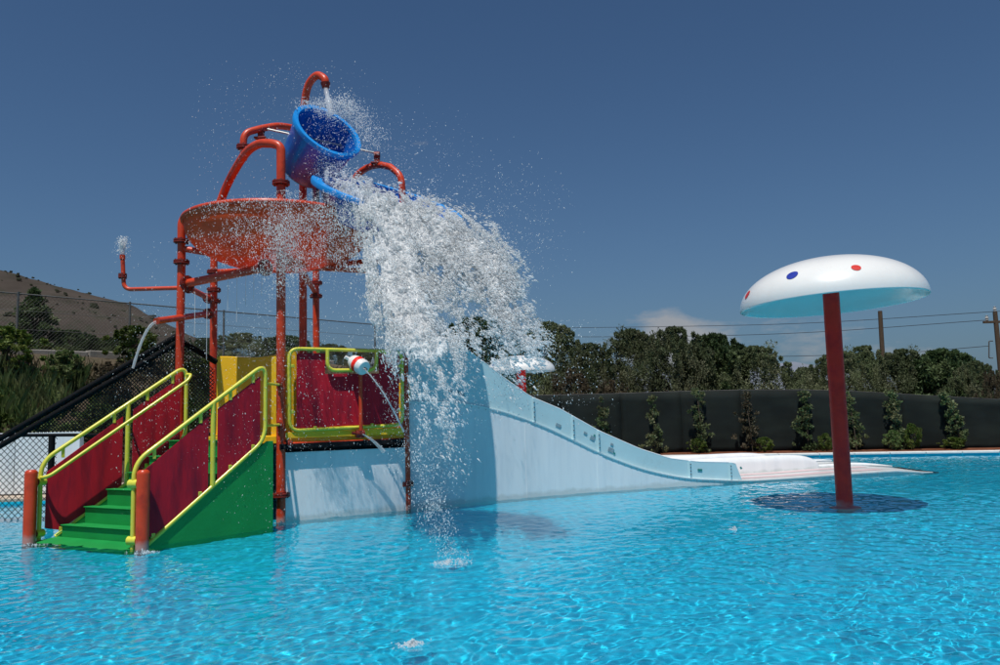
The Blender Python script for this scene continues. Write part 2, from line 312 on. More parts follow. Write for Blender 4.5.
F = np.stack([idx[:-1, :-1], idx[:-1, 1:], idx[1:, 1:], idx[1:, :-1]], -1).reshape(-1, 4)
# flat skirts out to the pool's sides
lft = [(-26, -2.5, 0), (-26, 25.5, 0)]; n0 = len(V); V = np.concatenate([V, np.array(lft + [(36, -2.5, 0), (36, 25.5, 0)])])
o = raw_mesh('pool_water', V, F, WATER)
import bmesh
bm = bmesh.new(); bm.from_mesh(o.data); bm.verts.ensure_lookup_table()
L_ = [bm.verts[i] for i in idx[:, 0]]; R_ = [bm.verts[i] for i in idx[:, -1]]; c = [bm.verts[n0 + i] for i in range(4)]
for i in range(m_ - 1):
    bm.faces.new((c[0], L_[i], L_[i + 1])) ; bm.faces.new((c[2], R_[i + 1], R_[i]))
bm.faces.new((c[0], L_[-1], c[1])); bm.faces.new((c[2], c[3], R_[-1]))
bmesh.ops.recalc_face_normals(bm, faces=bm.faces)
if sum(f.normal.z for f in list(bm.faces)[:500]) < 0: bmesh.ops.reverse_faces(bm, faces=bm.faces)
for f in bm.faces: f.smooth = True
bm.to_mesh(o.data); bm.free()
tag(o, kind='structure'); o.cycles.is_caustics_caster = True

# ground sheet: level round the pool, bank on the left, reaches the horizon
FP0 = P(0, 355, 22.2); FP1 = P(380, 364, 33.0)
fdir = Vector((FP1.x - FP0.x, FP1.y - FP0.y, 0)).normalized(); fnrm = Vector((fdir.y, -fdir.x, 0))
def bank_h(x, y):
    d = (x - FP0.x) * fnrm.x + (y - FP0.y) * fnrm.y; t = (x - FP0.x) * fdir.x + (y - FP0.y) * fdir.y
    top = 3.5 if t < 12 else max(0.1, 3.5 - (t - 12) * 0.16)
    k = min(1, max(0, (5.6 - d) / 5.0)); k = k * k * (3 - 2 * k)
    return 0.09 + (top - 0.09) * k
def ground_h(x, y):
    if -26 <= x <= 36 and y < edge_y(x) + 0.25 and y > -3: return -0.75
    h = bank_h(x, y)
    if h > 0.3: h += 0.25 * (float(fbm2(np.array([x * 1.1]), np.array([y * 1.1]), 4)[0]) - 0.5) * min(1, h)
    return h
gx = np.concatenate([[-9000, -2000, -500, -150, -70], np.arange(-45, -26, 1.5), np.arange(-26, 37, 0.5), [40, 50, 70, 110, 200, 600, 2500, 9000]])
gy = np.concatenate([[-3000, -300, -40, -10, -3.2, -3.0], np.arange(0, 13, 2), np.arange(13.5, 36, 0.5), [38, 41, 45, 50, 58, 70, 90, 120, 180, 300, 600, 1500, 4000, 12000]])
V = []; 
for y in gy:
    for x in gx: V.append((x, y, ground_h(float(x), float(y))))
n = len(gx); idx = np.arange(len(V)).reshape(len(gy), n); F = np.stack([idx[:-1, :-1], idx[:-1, 1:], idx[1:, 1:], idx[1:, :-1]], -1).reshape(-1, 4)
tag(raw_mesh('ground', np.array(V), F, EARTH), kind='structure')
# coping, pool wall and the soil bed behind it
def strip(pts, off0, off1, z0, z1):
    mb = MB(); n = len(pts)
    for i in range(n - 1):
        a = Vector((*pts[i], 0)); b = Vector((*pts[i + 1], 0)); d = (b - a).normalized(); nn = Vector((-d.y, d.x, 0))
        q = [a + nn * off0, b + nn * off0, b + nn * off1, a + nn * off1]
        mb.add([(p.x, p.y, z0) for p in q] + [(p.x, p.y, z1) for p in q], [(3, 2, 1, 0), (4, 5, 6, 7), (0, 1, 5, 4), (1, 2, 6, 5), (2, 3, 7, 6), (3, 0, 4, 7)])
    return mb
cop = bpy.data.objects.new('pool_edge', None); COL.objects.link(cop); tag(cop, kind='structure')
strip(EDGE[2:], 0.03, 0.3, -0.6, 0.05).build('pool_wall', FLOOR, cop, smooth=False)
strip(EDGE[:2], 0.03, 0.3, -0.6, 0.05).build('pool_wall', FLOOR, cop, smooth=False)
strip(EDGE[1:3], 0.03, 0.3, -0.6, 0.05).build('pool_wall', FLOOR, cop, smooth=False)
first = None
for (a, b) in zip(EDGE[2:-1], EDGE[3:]):       # coping stones, 0.9 m long
    a = Vector((*a, 0)); b = Vector((*b, 0)); L = (b - a).length; d = (b - a) / L; nn = Vector((-d.y, d.x, 0)); k = int(L / 0.9)
    for i in range(k):
        c_ = a + d * (L * (i + 0.5) / k) + nn * 0.17 + Vector((0, 0, 0.075 + random.uniform(-.002, .002)))
        if first is None: first = MB().box((0, 0, 0), (0.885, 0.34, 0.055)).build('coping_stone', COPE, smooth=False, bevel=0.008)
        s_ = first if i == 0 and first.parent is None else first.copy()
        if s_ is not first: COL.objects.link(s_)
        s_.parent = cop; s_.location = c_; s_.rotation_euler = (0, 0, math.atan2(d.y, d.x)); s_.scale = (L / k / 0.9, 1, 1)
tag(strip(EDGE[3:], 0.34, 1.5, -0.2, 0.115).build('soil_bed', SOIL, smooth=False), kind='structure')
dk = strip(EDGE[:2], 0.04, 3.2, -0.2, 0.10).build('deck', DECK, smooth=False); tag(dk, kind='structure')
tag(MB().box((4, -3.2, 0.0), (62, 4.4, 0.2)).build('deck_near', DECK, smooth=False), kind='structure').name = 'deck'
# ------------------------------------------------------------------ far terrain
def ridge(name, pts, Y, material, thick, base=-5, nseg=160, rough=2.0, seed=1):
    # pts: (px, py) crest; a rounded ridge body with real depth
    xs = np.linspace(pts[0][0], pts[-1][0], nseg); ysx = np.interp(xs, [p[0] for p in pts], [p[1] for p in pts])
    V = []; nr = 44
    for i, (a, b) in enumerate(zip(xs, ysx)):
        c_ = P(a, b, Y)
        for j in range(nr):
            t = j / (nr - 1) * 2 - 1         # -1 front foot .. 0 crest .. 1 back foot
            h = (1 - abs(t)) ** 0.8; y = Y + t * thick; x = c_.x
            zz = base + (c_.z - base) * h + (float(fbm2(np.array([x / 18.]), np.array([y / 18.]), seed)[0]) - 0.5) * rough * 4 * min(1, abs(t) * 4) + (float(fbm2(np.array([x / 5.]), np.array([y / 5.]), seed + 3)[0]) - 0.5) * rough
            V.append((x, y, zz))
    idx = np.arange(len(V)).reshape(nseg, nr); F = np.stack([idx[:-1, :-1], idx[:-1, 1:], idx[1:, 1:], idx[1:, :-1]], -1).reshape(-1, 4)
    return tag(raw_mesh(name, np.array(V), F, material), kind='structure')
ridge('hill', [(-420, 215), (-200, 225), (-80, 250), (0, 267), (35, 277), (70, 287), (100, 294), (130, 303), (160, 320), (190, 334), (230, 352), (300, 375), (380, 395), (450, 402)], 420, HILL, 230, base=-8, rough=2.0)
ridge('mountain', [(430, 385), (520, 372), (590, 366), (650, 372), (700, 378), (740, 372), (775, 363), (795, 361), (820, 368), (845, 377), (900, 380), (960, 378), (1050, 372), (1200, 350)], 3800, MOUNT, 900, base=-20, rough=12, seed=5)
hm = bpy.data.objects['hill'].data; hv = np.array([v.co[:] for v in hm.vertices]); rg = np.random.default_rng(12)
hv = hv.reshape(160, 44, 3)[:, 4:23]; pk_ = rg.integers(0, 160, 1500), rg.integers(0, 19, 1500); hp = hv[pk_] + rg.normal(size=(1500, 3)) * (2.0, 2.0, .1); vis = np.array([-150 < proj(p_)[0] < 260 for p_ in hp]); hp = hp[vis]
HB = [np.array([(1, 0, 0), (0, 1, 0), (-1, 0, 0), (0, -1, 0), (.5, .5, .8), (-.5, .5, .7), (-.4, -.5, .9), (.5, -.5, .6)]), np.array([(0, 1, 4, 4), (1, 5, 4, 4), (1, 2, 5, 5), (2, 6, 5, 5), (2, 3, 6, 6), (3, 7, 6, 6), (3, 0, 7, 7), (0, 4, 7, 7), (4, 5, 6, 7)])[:, [0, 1, 2, 3]]]
tri = []
for f in HB[1]: tri.append((f[0], f[1], f[2]));
tri += [(4, 6, 7)]; tri = np.array(tri); sz_ = rg.uniform(.35, 1.25, len(hp))[:, None, None] * (1 + (rg.random(len(hp)) < .06)[:, None, None] * 1.2)
Vh = hp[:, None, :] + HB[0][None] * sz_ * rg.uniform(.7, 1.3, (len(hp), 8, 3)); Fh = tri[None] + (np.arange(len(hp)) * 8)[:, None, None]
tag(raw_mesh('hillside_scrub', Vh.reshape(-1, 3), Fh.reshape(-1, 3), SCRUB, smooth=False), 'dark scrub dotted over the brown hill at the left', 'scrub', kind='stuff')
# ------------------------------------------------------------------ foliage
def leaf_cloud(centres, radii, n_per, size, seed, up=0.0, aspect=0.45, squash=1.0):
    """many small leaf-sized quads spread through clumps"""
    rng = np.random.default_rng(seed); C_ = np.repeat(centres, n_per, 0); Rr = np.repeat(radii, n_per)
    d = rng.normal(size=(len(C_), 3)); d /= np.linalg.norm(d, axis=1)[:, None]; rad = Rr * rng.uniform(0.15, 1, len(C_)) ** 0.6
    d2 = d.copy(); d2[:, 2] *= squash
    p = C_ + d2 * rad[:, None]
    a = d + rng.normal(size=d.shape) * 0.8; a[:, 2] += up; a /= np.linalg.norm(a, axis=1)[:, None]
    b = np.cross(a, rng.normal(size=d.shape)); b /= np.linalg.norm(b, axis=1)[:, None]
    s = size * rng.uniform(0.6, 1.4, len(C_))[:, None]
    V = np.stack([p - b * s * aspect * .5, p + a * s * .5 - b * s * aspect * .5 * 0, p + b * s * aspect * .5 + a * s * .3, p - a * s * .55], 1)
    V = np.stack([p - a * s * .5, p + b * s * aspect * .5, p + a * s * .5, p - b * s * aspect * .5], 1).reshape(-1, 3)
    F = np.arange(len(V)).reshape(-1, 4); return V, F
def crown_mesh(name, material, seed, rx=1.0, rz=0.9, nclump=190, n_per=210, size=0.040, up=0.3, cr=(0.10, 0.24), spiky=0.3):
    rng = np.random.default_rng(seed); c = []; r = []
    for i in range(nclump):
        d = rng.normal(size=3); d /= np.linalg.norm(d); q = rng.uniform(0.35, 1.0) ** 0.5
        lob = 1 + spiky * math.sin(3 * math.atan2(d[1], d[0]) + seed) + rng.uniform(-spiky, spiky)
        c.append((d[0] * q * rx * lob, d[1] * q * rx * lob, d[2] * q * rz * (1 + rng.uniform(-.3, .35) * (d[2] > 0)))); r.append(rng.uniform(*cr))
    # upright sprays breaking the outline
    for i in range(nclump // 4):
        a = rng.uniform(0, 6.28); q = rng.uniform(0, 0.85); c0 = np.array((math.cos(a) * q * rx, math.sin(a) * q * rx, rz * (1 - q * q) ** .5))
        for k in range(3): c.append(tuple(c0 + np.array((rng.uniform(-.05, .05), rng.uniform(-.05, .05), 0.13 * k)))); r.append(0.10 - 0.022 * k)
    V, F = leaf_cloud(np.array(c), np.array(r), n_per, size, seed + 50, up)
    o = raw_mesh(name, V, F, material, smooth=False); return o
def trunk_obj(name, h, r, seed, limbs=5):
    rng = random.Random(seed); mb = MB(); p0 = Vector((0, 0, -0.3)); top = Vector((rng.uniform(-.1, .1), rng.uniform(-.1, .1), h))
    pts = [p0, Vector((rng.uniform(-.04, .04), rng.uniform(-.04, .04), h * .4)), top]
    mb.tube(smooth_path(pts, 4), [r * (1.25 - 0.55 * i / 8) for i in range(9)], 8)
    for i in range(limbs):
        a = i * 6.28 / limbs + rng.uniform(-.4, .4); q = rng.uniform(0.45, 0.8)
        e = top + Vector((math.cos(a) * q, math.sin(a) * q, rng.uniform(.3, .9)))
        mb.tube([top - Vector((0, 0, .1 * h)), (top + e) / 2 + Vector((0, 0, .12)), e], [r * .6, r * .4, r * .15], 6)
    return mb.build(name, BARK)
def make_proto(kind, material, seed, **k):
    c_ = crown_mesh('crown', material, seed, **k); t_ = trunk_obj('trunk', 0.9, 0.09, seed)
    return c_, t_
PROTO = {}
used = set()
def plant_tree(proto, name, base, height, width, label, cat='tree', group=None, crown_lo=0.25, rot=None):
    """proto = (crown, trunk); crown unit about 1 m radius, centred on 0"""
    c0, t0 = PROTO[proto]; th = thing(name, base, label, cat, group); rot = random.uniform(0, 6.28) if rot is None else rot
    if proto in used: c_ = c0.copy(); t_ = t0.copy(); COL.objects.link(c_); COL.objects.link(t_)
    else: c_, t_ = c0, t0; used.add(proto); 
    c_.parent = th; t_.parent = th; lo = height * crown_lo; rz = (height - lo) / 2
    c_.location = (0, 0, lo + rz * 0.95); c_.scale = (width / 2 / 1.15, width / 2 / 1.15, rz / 1.15); c_.rotation_euler = (0, 0, rot)
    t_.location = (0, 0, 0); tz = (lo + rz * .9) / 0.9; t_.scale = (width * .35, width * .35, tz)
    return th
PROTO['olive1'] = make_proto('t', OLIVE, 1); PROTO['olive2'] = make_proto('t', OLIVE, 2, rx=1.05, rz=0.95, spiky=0.3)
PROTO['dark1'] = make_proto('t', DARKL, 3, up=0.6); PROTO['dark2'] = make_proto('t', DARKL, 4, spiky=0.32, size=0.10)
PROTO['dry'] = make_proto('t', DRYL, 6, nclump=60, size=0.07); PROTO['lime'] = make_proto('t', LIME, 7, nclump=50, n_per=70, size=0.16, up=0.9)
PROTO['reedy'] = make_proto('t', REED, 8, nclump=70, n_per=90, size=0.15, up=0.9)
# conifer-like crown
rng = np.random.default_rng(9); c_ = []; r_ = []
for i in range(150):
    z = rng.uniform(-1, 1.1); q = (1.12 - z) / 2.1 * rng.uniform(0.2, 1.35); a = rng.uniform(0, 6.28); c_.append((math.cos(a) * q, math.sin(a) * q, z)); r_.append(rng.uniform(.07, .17))
Vc, Fc = leaf_cloud(np.array(c_), np.array(r_), 120, 0.09, 77, 0.4)
PROTO['conifer'] = (raw_mesh('crown', Vc, Fc, DARKL, smooth=False), trunk_obj('trunk', 0.9, 0.08, 9))
def tree_px(px, top, Y, wpx, proto, name, label, cat='tree', group=None, gz=None, crown_lo=0.12):
    g = P(px, 400, Y); z0 = ground_h(g.x, g.y) if gz is None else gz
    h = P(px, top, Y).z - z0; return plant_tree(proto, name, (g.x, g.y, z0), h, wpx * Y / FPX, label, cat, group, crown_lo)
GR = 'olive grove behind the dark fence'
for (px, top, Y, wd, pr, lab) in [
    (478, 316, 31, 84, 'dark1', 'dark tree behind the falling water, left end of the grove'),
    (549, 321, 32, 70, 'olive1', 'tall olive tree right of the splash, above the far white mushroom'),
    (512, 346, 34, 70, 'olive1', 'low olive tree directly behind the far white mushroom'),
    (590, 345, 30, 64, 'olive2', 'rounded olive tree over the left end of the dark fence'),
    (632, 328, 31, 62, 'olive1', 'olive tree with ragged top left of the white cloud'),
    (676, 329, 29, 66, 'olive2', 'broad olive tree just below the white cloud'),
    (716, 334, 30, 62, 'dark2', 'darker bushy tree right of the cloud in the fence-side grove'),
    (757, 345, 29, 66, 'olive1', 'olive tree with leaning twigs left of the mountain gap'),
    (842, 350, 31, 58, 'olive1', 'olive tree behind the red pole of the large mushroom'),
    (868, 347, 33, 50, 'olive2', 'olive tree at the foot of the bare wooden pole'),
    (905, 348, 30, 62, 'olive1', 'wide olive tree between the bare pole and the power pole'),
    (945, 349, 29, 64, 'dark2', 'bushy dark olive tree right of the bare pole, near the frame edge'),
    (978, 362, 27, 40, 'olive2', 'low olive tree just left of the power pole'),
    (806, 368, 36, 50, 'olive2', 'short olive tree filling the gap in front of the mountain'),
    (1040, 366, 28, 66, 'olive1', 'olive tree at the right edge of the photo')]:
    tree_px(px, top + 1, Y, wd * 1.5, pr, 'olive_tree', lab, 'tree', GR, gz=0.1, crown_lo=-0.25)
tree_px(570, 369, 27, 54, 'dry', 'dry_hedge', 'brown dried hedge showing above the fence beside the far mushroom', 'hedge', gz=0.1, crown_lo=0.1)
tree_px(612, 380, 26.5, 46, 'dry', 'dry_bush', 'low dry bush peeping over the left end of the dark fence', 'bush', gz=0.1, crown_lo=0.1)
tree_px(993, 370, 25, 30, 'dry', 'dry_bush', 'reddish dry bush below the power pole at the right', 'bush', gz=0.1, crown_lo=0.1)
GL = 'shrubs behind the chain-link fence'
tree_px(31, 287, 27, 84, 'conifer', 'pine_tree', 'dark pointed pine behind the chain-link fence, below the hill', 'tree', gz=3.4, crown_lo=0.0)
for (px, top, Y, wd, pr, lab) in [
    (-14, 325, 27, 60, 'dark2', 'dark bush behind the fence at the left edge of the photo'),
    (68, 330, 28, 56, 'dark1', 'dark bush right of the pointed pine'),
    (20, 342, 26, 60, 'lime', 'bright green shrub in front of the pointed pine'),
    (108, 338, 30, 52, 'dark2', 'round bush behind the fence left of the water fountain pipe'),
    (140, 342, 31, 50, 'reedy', 'light green bush seen under the red fountain pipe'),
    (172, 344, 33, 46, 'olive1', 'olive bush behind the left tower post'),
    (203, 338, 35, 44, 'dark1', 'dark bush seen between the two left tower posts'),
    (240, 334, 36, 60, 'olive2', 'olive bush beneath the spraying red pipe'),
    (285, 336, 37, 56, 'dark2', 'dark bush behind the front tower post'),
    (330, 344, 38, 54, 'olive1', 'small olive bush above the red railing panel'),
    (375, 350, 39, 52, 'olive2', 'small olive bush left of the falling water'),
    (425, 345, 39, 60, 'dark1', 'dark bush hidden behind the top of the slide')]:
    tree_px(px, top, Y, wd * 1.35, pr, 'wild_bush', lab, 'bush', GL, crown_lo=-0.3)
# ------------------------------------------------------------------ grass and reeds on the bank (uncountable)
def blades(name, n, box, h, material, seed, hfun, wd=0.012, lean=0.5, mask=None):
    rng = np.random.default_rng(seed); x = rng.uniform(box[0], box[1], n); y = rng.uniform(box[2], box[3], n)
    cl_ = fbm2(x * 0.9, y * 0.9, seed + 1); k = cl_ > (0.42 if mask is None else mask); x = x[k]; y = y[k]
    z = np.array([hfun(a, b) for a, b in zip(x, y)]); kk = (z > 0.12) & (z < 3.25); x, y, z = x[kk], y[kk], z[kk]; n = len(x)
    hh = h * rng.uniform(0.5, 1.25, n) * (0.6 + 0.9 * fbm2(x * .6, y * .6, seed + 9)); a = rng.uniform(0, 6.28, n); l = rng.uniform(0, lean, n)
    dx = np.cos(a) * wd; dy = np.sin(a) * wd; ox = -np.sin(a) * l * hh; oy = np.cos(a) * l * hh
    V = np.stack([np.stack([x - dx, y - dy, z - .05], 1), np.stack([x + dx, y + dy, z - .05], 1), np.stack([x + dx * .7 + ox * .4, y + dy * .7 + oy * .4, z + hh * .6], 1), np.stack([x + ox, y + oy, z + hh], 1)], 1).reshape(-1, 3)
    F = np.arange(len(V)).reshape(-1, 4); return raw_mesh(name, V, F, material, smooth=False)
tag(blades('reed_grass', 70000, (-22, -8.2, 16.5, 27), 0.50, REED, 31, bank_h, 0.018, 0.6, 0.47), 'tall green reeds and grass covering the bank left of the black net', 'reeds', kind='stuff')
tag(blades('dry_grass', 40000, (-24, -3, 16.5, 30), 0.30, STRAW, 32, bank_h, 0.010, 0.8, 0.45), 'dry straw coloured grass scattered over the bank', 'dry grass', kind='stuff')
rng = random.Random(5)
for i in range(44):
    t = rng.uniform(-4, 12.5); d = rng.uniform(0.9, 4.6); x = FP0.x + fdir.x * t + fnrm.x * d; y = FP0.y + fdir.y * t + fnrm.y * d
    px, py = proj((x, y, bank_h(x, y)))
    if px < -60 or px > 205: continue
    s_ = rng.uniform(0.8, 1.4); pr = ('reedy' if rng.random() < .6 else 'lime') if px < 105 else ('dry' if rng.random() < 0.12 else 'lime')
    if px > 95 and rng.random() < .45: continue
    words = {'reedy': 'green reedy', 'dry': 'dry brown', 'lime': 'yellow-green'}[pr]
    place = ('past the left photo edge' if px < -20 else 'at the left edge of the photo' if px < 8 else 'left of the black sloping rail' if px < 80 else 'behind the black net' if px < 150 else 'behind the left tower post')
    hgt = 'high up the bank' if d < 2 else 'halfway up the bank' if d < 3.4 else 'at the foot of the bank'
    plant_tree(pr, 'bank_shrub', (x, y, bank_h(x, y) - .05), 0.75 * s_ + .25, 1.3 * s_, f'{words} shrub {hgt} {place}', 'shrub', 'shrubs on the bank', 0.0)
# ------------------------------------------------------------------ chain-link fence on the bank
cf = thing('chain_link_fence', FP0, 'grey chain-link fence with thin posts along the top of the bank', 'fence')
a0 = P(-60, 286, 20.8); a1 = P(0, 292, 22.2); a2 = P(380, 325, 33.0); a3 = P(470, 331, 35.5)
rail_pts = [a1 + (a1 - a2) * 0.35, a1, a2, a2 + (a2 - a1) * 0.3]
MB().tube(rail_pts, 0.022, 6).build('top_rail', POSTM, cf)
def rail_at(t): return a1 + (a2 - a1) * t
for pxp in (-40, 18, 130, 224, 300, 375, 440):
    best = min((abs(proj(rail_at(t / 400))[0] - pxp), t / 400) for t in range(-160, 520))[1]; q = rail_at(best)
    MB().tube([(q.x, q.y, bank_h(q.x, q.y) - .3), q + Vector((0, 0, .05))], 0.035, 8).build('fence_post', POSTM, cf)
mb = MB(); d = (a2 - a1); Lh = Vector((d.x, d.y, 0)).length; hgt = 1.75; step = 0.11; t = -0.33 * Lh
def thin(mb, a, b, r):
    a = Vector(a); b = Vector(b); dd = (b - a).normalized(); u = dd.cross(Vector((0.3, 0.5, 0.8))).normalized(); v = dd.cross(u)
    vs = [a + u * r, a - u * .5 * r + v * .87 * r, a - u * .5 * r - v * .87 * r, b + u * r, b - u * .5 * r + v * .87 * r, b - u * .5 * r - v * .87 * r]
    mb.add(vs, [(0, 1, 4, 3), (1, 2, 5, 4), (2, 0, 3, 5)])
while t < 1.28 * Lh:
    q0 = a1 + d * (t / Lh); q1 = a1 + d * ((t + hgt) / Lh)
    thin(mb, q0, q1 - Vector((0, 0, hgt)), 0.0026); thin(mb, q1, q0 - Vector((0, 0, hgt)), 0.0026); t += step
tag(mb.build('wire_mesh', POSTM, cf, smooth=False), kind='stuff')
for dz in (0.5, 1.05): MB().tube([rail_pts[0] - Vector((0, 0, dz)), rail_pts[-1] - Vector((0, 0, dz))], 0.006, 4).build('line_wire', POSTM, cf)
# kerb of stones along the bank top
kb = thing('bank_kerb', FP0, 'low stained concrete kerb running under the chain-link fence', 'kerb')
rng = random.Random(3); t = -9.0; blk = None
while t < 11:
    Lb = rng.uniform(0.7, 1.1); x = FP0.x + fdir.x * (t + Lb / 2) + fnrm.x * .35; y = FP0.y + fdir.y * (t + Lb / 2) + fnrm.y * .35
    if blk is None: blk = MB().box((0, 0, 0), (1, 0.35, 0.3)).build('block', CONC, smooth=False, bevel=0.03); b = blk
    else: b = blk.copy(); COL.objects.link(b)
    b.parent = kb; b.location = Vector((x, y, bank_h(x, y) + .02 + rng.uniform(-.03, .03))) - kb.location; b.rotation_euler = (rng.uniform(-.05, .05), rng.uniform(-.03, .03), math.atan2(fdir.y, fdir.x)); b.scale = (Lb - .03, 1, 1); t += Lb
# ------------------------------------------------------------------ dark shade-cloth fence on the right
ftop = [(500, 396), (560, 395), (620, 393.5), (680, 391.5), (740, 390), (800, 389.8), (850, 391.2), (900, 394), (950, 396.8), (1000, 399.5), (1060, 402.5)]
sf = thing('shade_cloth_fence', (4, 24, 0.1), 'long dark green shade-cloth fence beyond the pool in front of the olive trees', 'fence')
fpts = []
for (px, py) in ftop:
    dd = ray(px, py); k = None      # meet the line 1.35 m behind the pool edge
    for s_ in np.linspace(0.02, 0.06, 4001):
        q = EYE + dd * s_
        if q.y > edge_y(q.x) + 1.35: k = q; break
    fpts.append(k)
def cloth_panel(a, b, seed):
    n, m = 10, 8; V = []; d = (b - a); nn = Vector((d.y, -d.x, 0)).normalized()
    for j in range(m + 1):
        for i in range(n + 1):
            u = i / n; v = j / m; top = a.lerp(b, u); z = 0.05 + (top.z - 0.015 * math.sin(math.pi * u) - 0.05) * v
            off = 0.035 * math.sin(u * math.pi) * math.sin(v * 3.1) * (1 if seed % 2 else -1) + 0.012 * math.sin(u * 9 + seed + v * 5)
            q = Vector((top.x, top.y, z)) + nn * (off + 0.05); V.append(q)
    F = [(j * (n + 1) + i, j * (n + 1) + i + 1, (j + 1) * (n + 1) + i + 1, (j + 1) * (n + 1) + i) for j in range(m) for i in range(n)]
    mb = MB().add(V, F); o = mb.build('cloth_panel', CLOTH, sf); s_ = o.modifiers.new('solid', 'SOLIDIFY'); s_.thickness = 0.006; return o
for i, (a, b) in enumerate(zip(fpts[:-1], fpts[1:])):
    cloth_panel(a, b, i)
    MB().tube([(a.x, a.y, -0.1), (a.x, a.y, a.z + .03)], 0.03, 8).build('fence_post', POSTM, sf)
    MB().tube([a, b], 0.012, 6).build('top_wire', WIRE, sf)
# climbers and low bushes planted along the fence
CG = 'young climbers planted along the shade-cloth fence'
def climber(px, top, bot, lean, seed, material, label, dense=1.0, wd=0.24):
    rng = np.random.default_rng(seed); dd = ray(px, bot); q = EYE + dd * ((0.12 - EYE.z) / dd.z)
    yb = edge_y(q.x) + 0.85; q = P(px, bot, yb); q.z = 0.11; h = P(px, top, yb).z - 0.11
    th = thing('climbing_plant', q, label, 'climbing plant', CG)
    MB().tube(smooth_path([q, q + Vector((lean * .4, 0.05, h * .5)), q + Vector((lean, 0.2, h * .97))], 5), [0.014] * 11, 6).build('stem', BARK, th)
    c = []; r = []
    for i in range(int(34 * dense)):
        v = rng.uniform(0.03, 1.0); wv = wd * (1.15 - 0.75 * v) * (0.7 + 0.6 * rng.random()); c.append((q.x + lean * v + rng.normal() * wv * .45, q.y + .2 * v + rng.normal() * wv * .3, q.z + v * h)); r.append(rng.uniform(.05, .13))
    V, F = leaf_cloud(np.array(c), np.array(r), 38, 0.075, seed, 0.5, 0.6); o = raw_mesh('foliage', V, F, material, smooth=False); attach(o, th)
for a in [(606, 396, 440, -.05, 1, CLIMB, 'thin climber at the far left of the dark fence, above the slide wall'),
          (655, 396, 452, .02, 2, CLIMB, 'climber above the low end of the slide guard'),
          (703, 388, 454, -.05, 3, CLIMB, 'green climber behind the slide run-out, with a small bush at its foot'),
          (753, 392, 453, -.1, 4, DRYL, 'brownish half-dry climber left of the large mushroom pole'),
          (809, 390, 453, .04, 5, CLIMB, 'climber just left of the red mushroom pole'),
          (857, 392, 452, -.08, 6, CLIMB, 'climber just right of the red mushroom pole'),
          (905, 391, 452, -.22, 7, CLIMB, 'leaning climber rising from a wide bush right of the mushroom'),
          (963, 391, 452, -.3, 8, CLIMB, 'rightmost climber, leaning left on the dark fence')]: climber(a[0], a[1], a[2], a[3], a[4], a[5], a[6], 1.5 if a[4] > 4 else 1.2, 0.36)
for (px, bot, Y, wpx, hpx, pr, lab) in [(698, 455, 0.75, 20, 15, 'lime', 'small round bush at the foot of the climber behind the slide run-out'),
          (765, 455, 0.75, 22, 15, 'lime', 'small bush right of the half-dry climber'),
          (827, 454, 0.7, 18, 18, 'lime', 'small bush partly hidden by the red mushroom pole'),
          (894, 453, 0.7, 20, 20, 'reedy', 'left half of the wide bush under the leaning climber'),
          (913, 453, 0.75, 22, 26, 'lime', 'tall green bush at the foot of the leaning climber'),
          (955, 453, 0.7, 26, 12, 'lime', 'low bush at the foot of the rightmost climber')]:
    q = G(px, bot, 0.1); yb = edge_y(q.x) + Y; q = P(px, bot, yb)
    plant_tree(pr, 'low_bush', (q.x, yb, 0.1), hpx * yb / FPX, wpx * yb / FPX, lab, 'bush', 'low bushes along the fence foot', 0.0)
# ------------------------------------------------------------------ poles and wires
wp = P(881, 352, 38); wt = P(880, 311, 38)
t_ = thing('wooden_pole', (wp.x, 38, 0.1), 'bare wooden pole standing above the olive trees, right of the mushroom cap', 'pole')
MB().tube([(wp.x, 38, -0.3), (wt.x, 38, wt.z)], [0.13, 0.10], 10).build('shaft', WOOD, t_)
q = P(995, 312, 40); t_ = thing('power_pole', (q.x, 40, 0.1), 'power pole with crossarm and pale insulators at the right edge', 'power pole')
MB().tube([(q.x + .05, 40, -0.3), (q.x, 40, q.z)], [0.15, 0.11], 10).build('shaft', WOOD, t_)
ca = P(992, 322, 40); MB().box((ca.x + .1, 40, ca.z), (1.1, 0.12, 0.12)).build('crossarm', WOOD, t_, smooth=False, bevel=.01)
for dx in (-0.35, 0.05, 0.45):
    c_ = Vector((ca.x + .1 + dx, 40, ca.z + .06)) if dx < 0 or dx > .2 else Vector((q.x, 40, q.z))
    MB().lathe([(0.0, 0), (0.05, 0), (0.09, .06), (0.05, .1), (0.10, .16), (0.05, .21), (0.07, .27), (0, .30)], c_, n=12).build('insulator', INS, t_)
br = [P(993, 341, 40), P(989, 341, 40), P(989, 358, 40), P(993, 358, 40)]; MB().tube(bend(br, .06), 0.03, 6).build('bracket', POSTM, t_)
for i, (pts, lab) in enumerate([(((995, 311.5), (820, 322.5), (700, 326), (545, 328), (380, 329)), 'uppermost thin power line crossing the sky to the power pole'),
               (((988, 320), (820, 331.8), (700, 336), (560, 337)), 'second thin power line just under the mushroom cap'),
               (((989, 346), (905, 352.6), (820, 355.5), (760, 356.5), (600, 357)), 'lowest thin power line above the olive trees'),
               (((995, 311.5), (1100, 305)), 'short power line running off the right edge')]):
    tag(MB().tube(smooth_path([P(x, y, 40 + (995 - x) * 0.03) for x, y in pts], 6), 0.016, 5).build('power_line', WIRE), lab, 'power line', 'power lines')
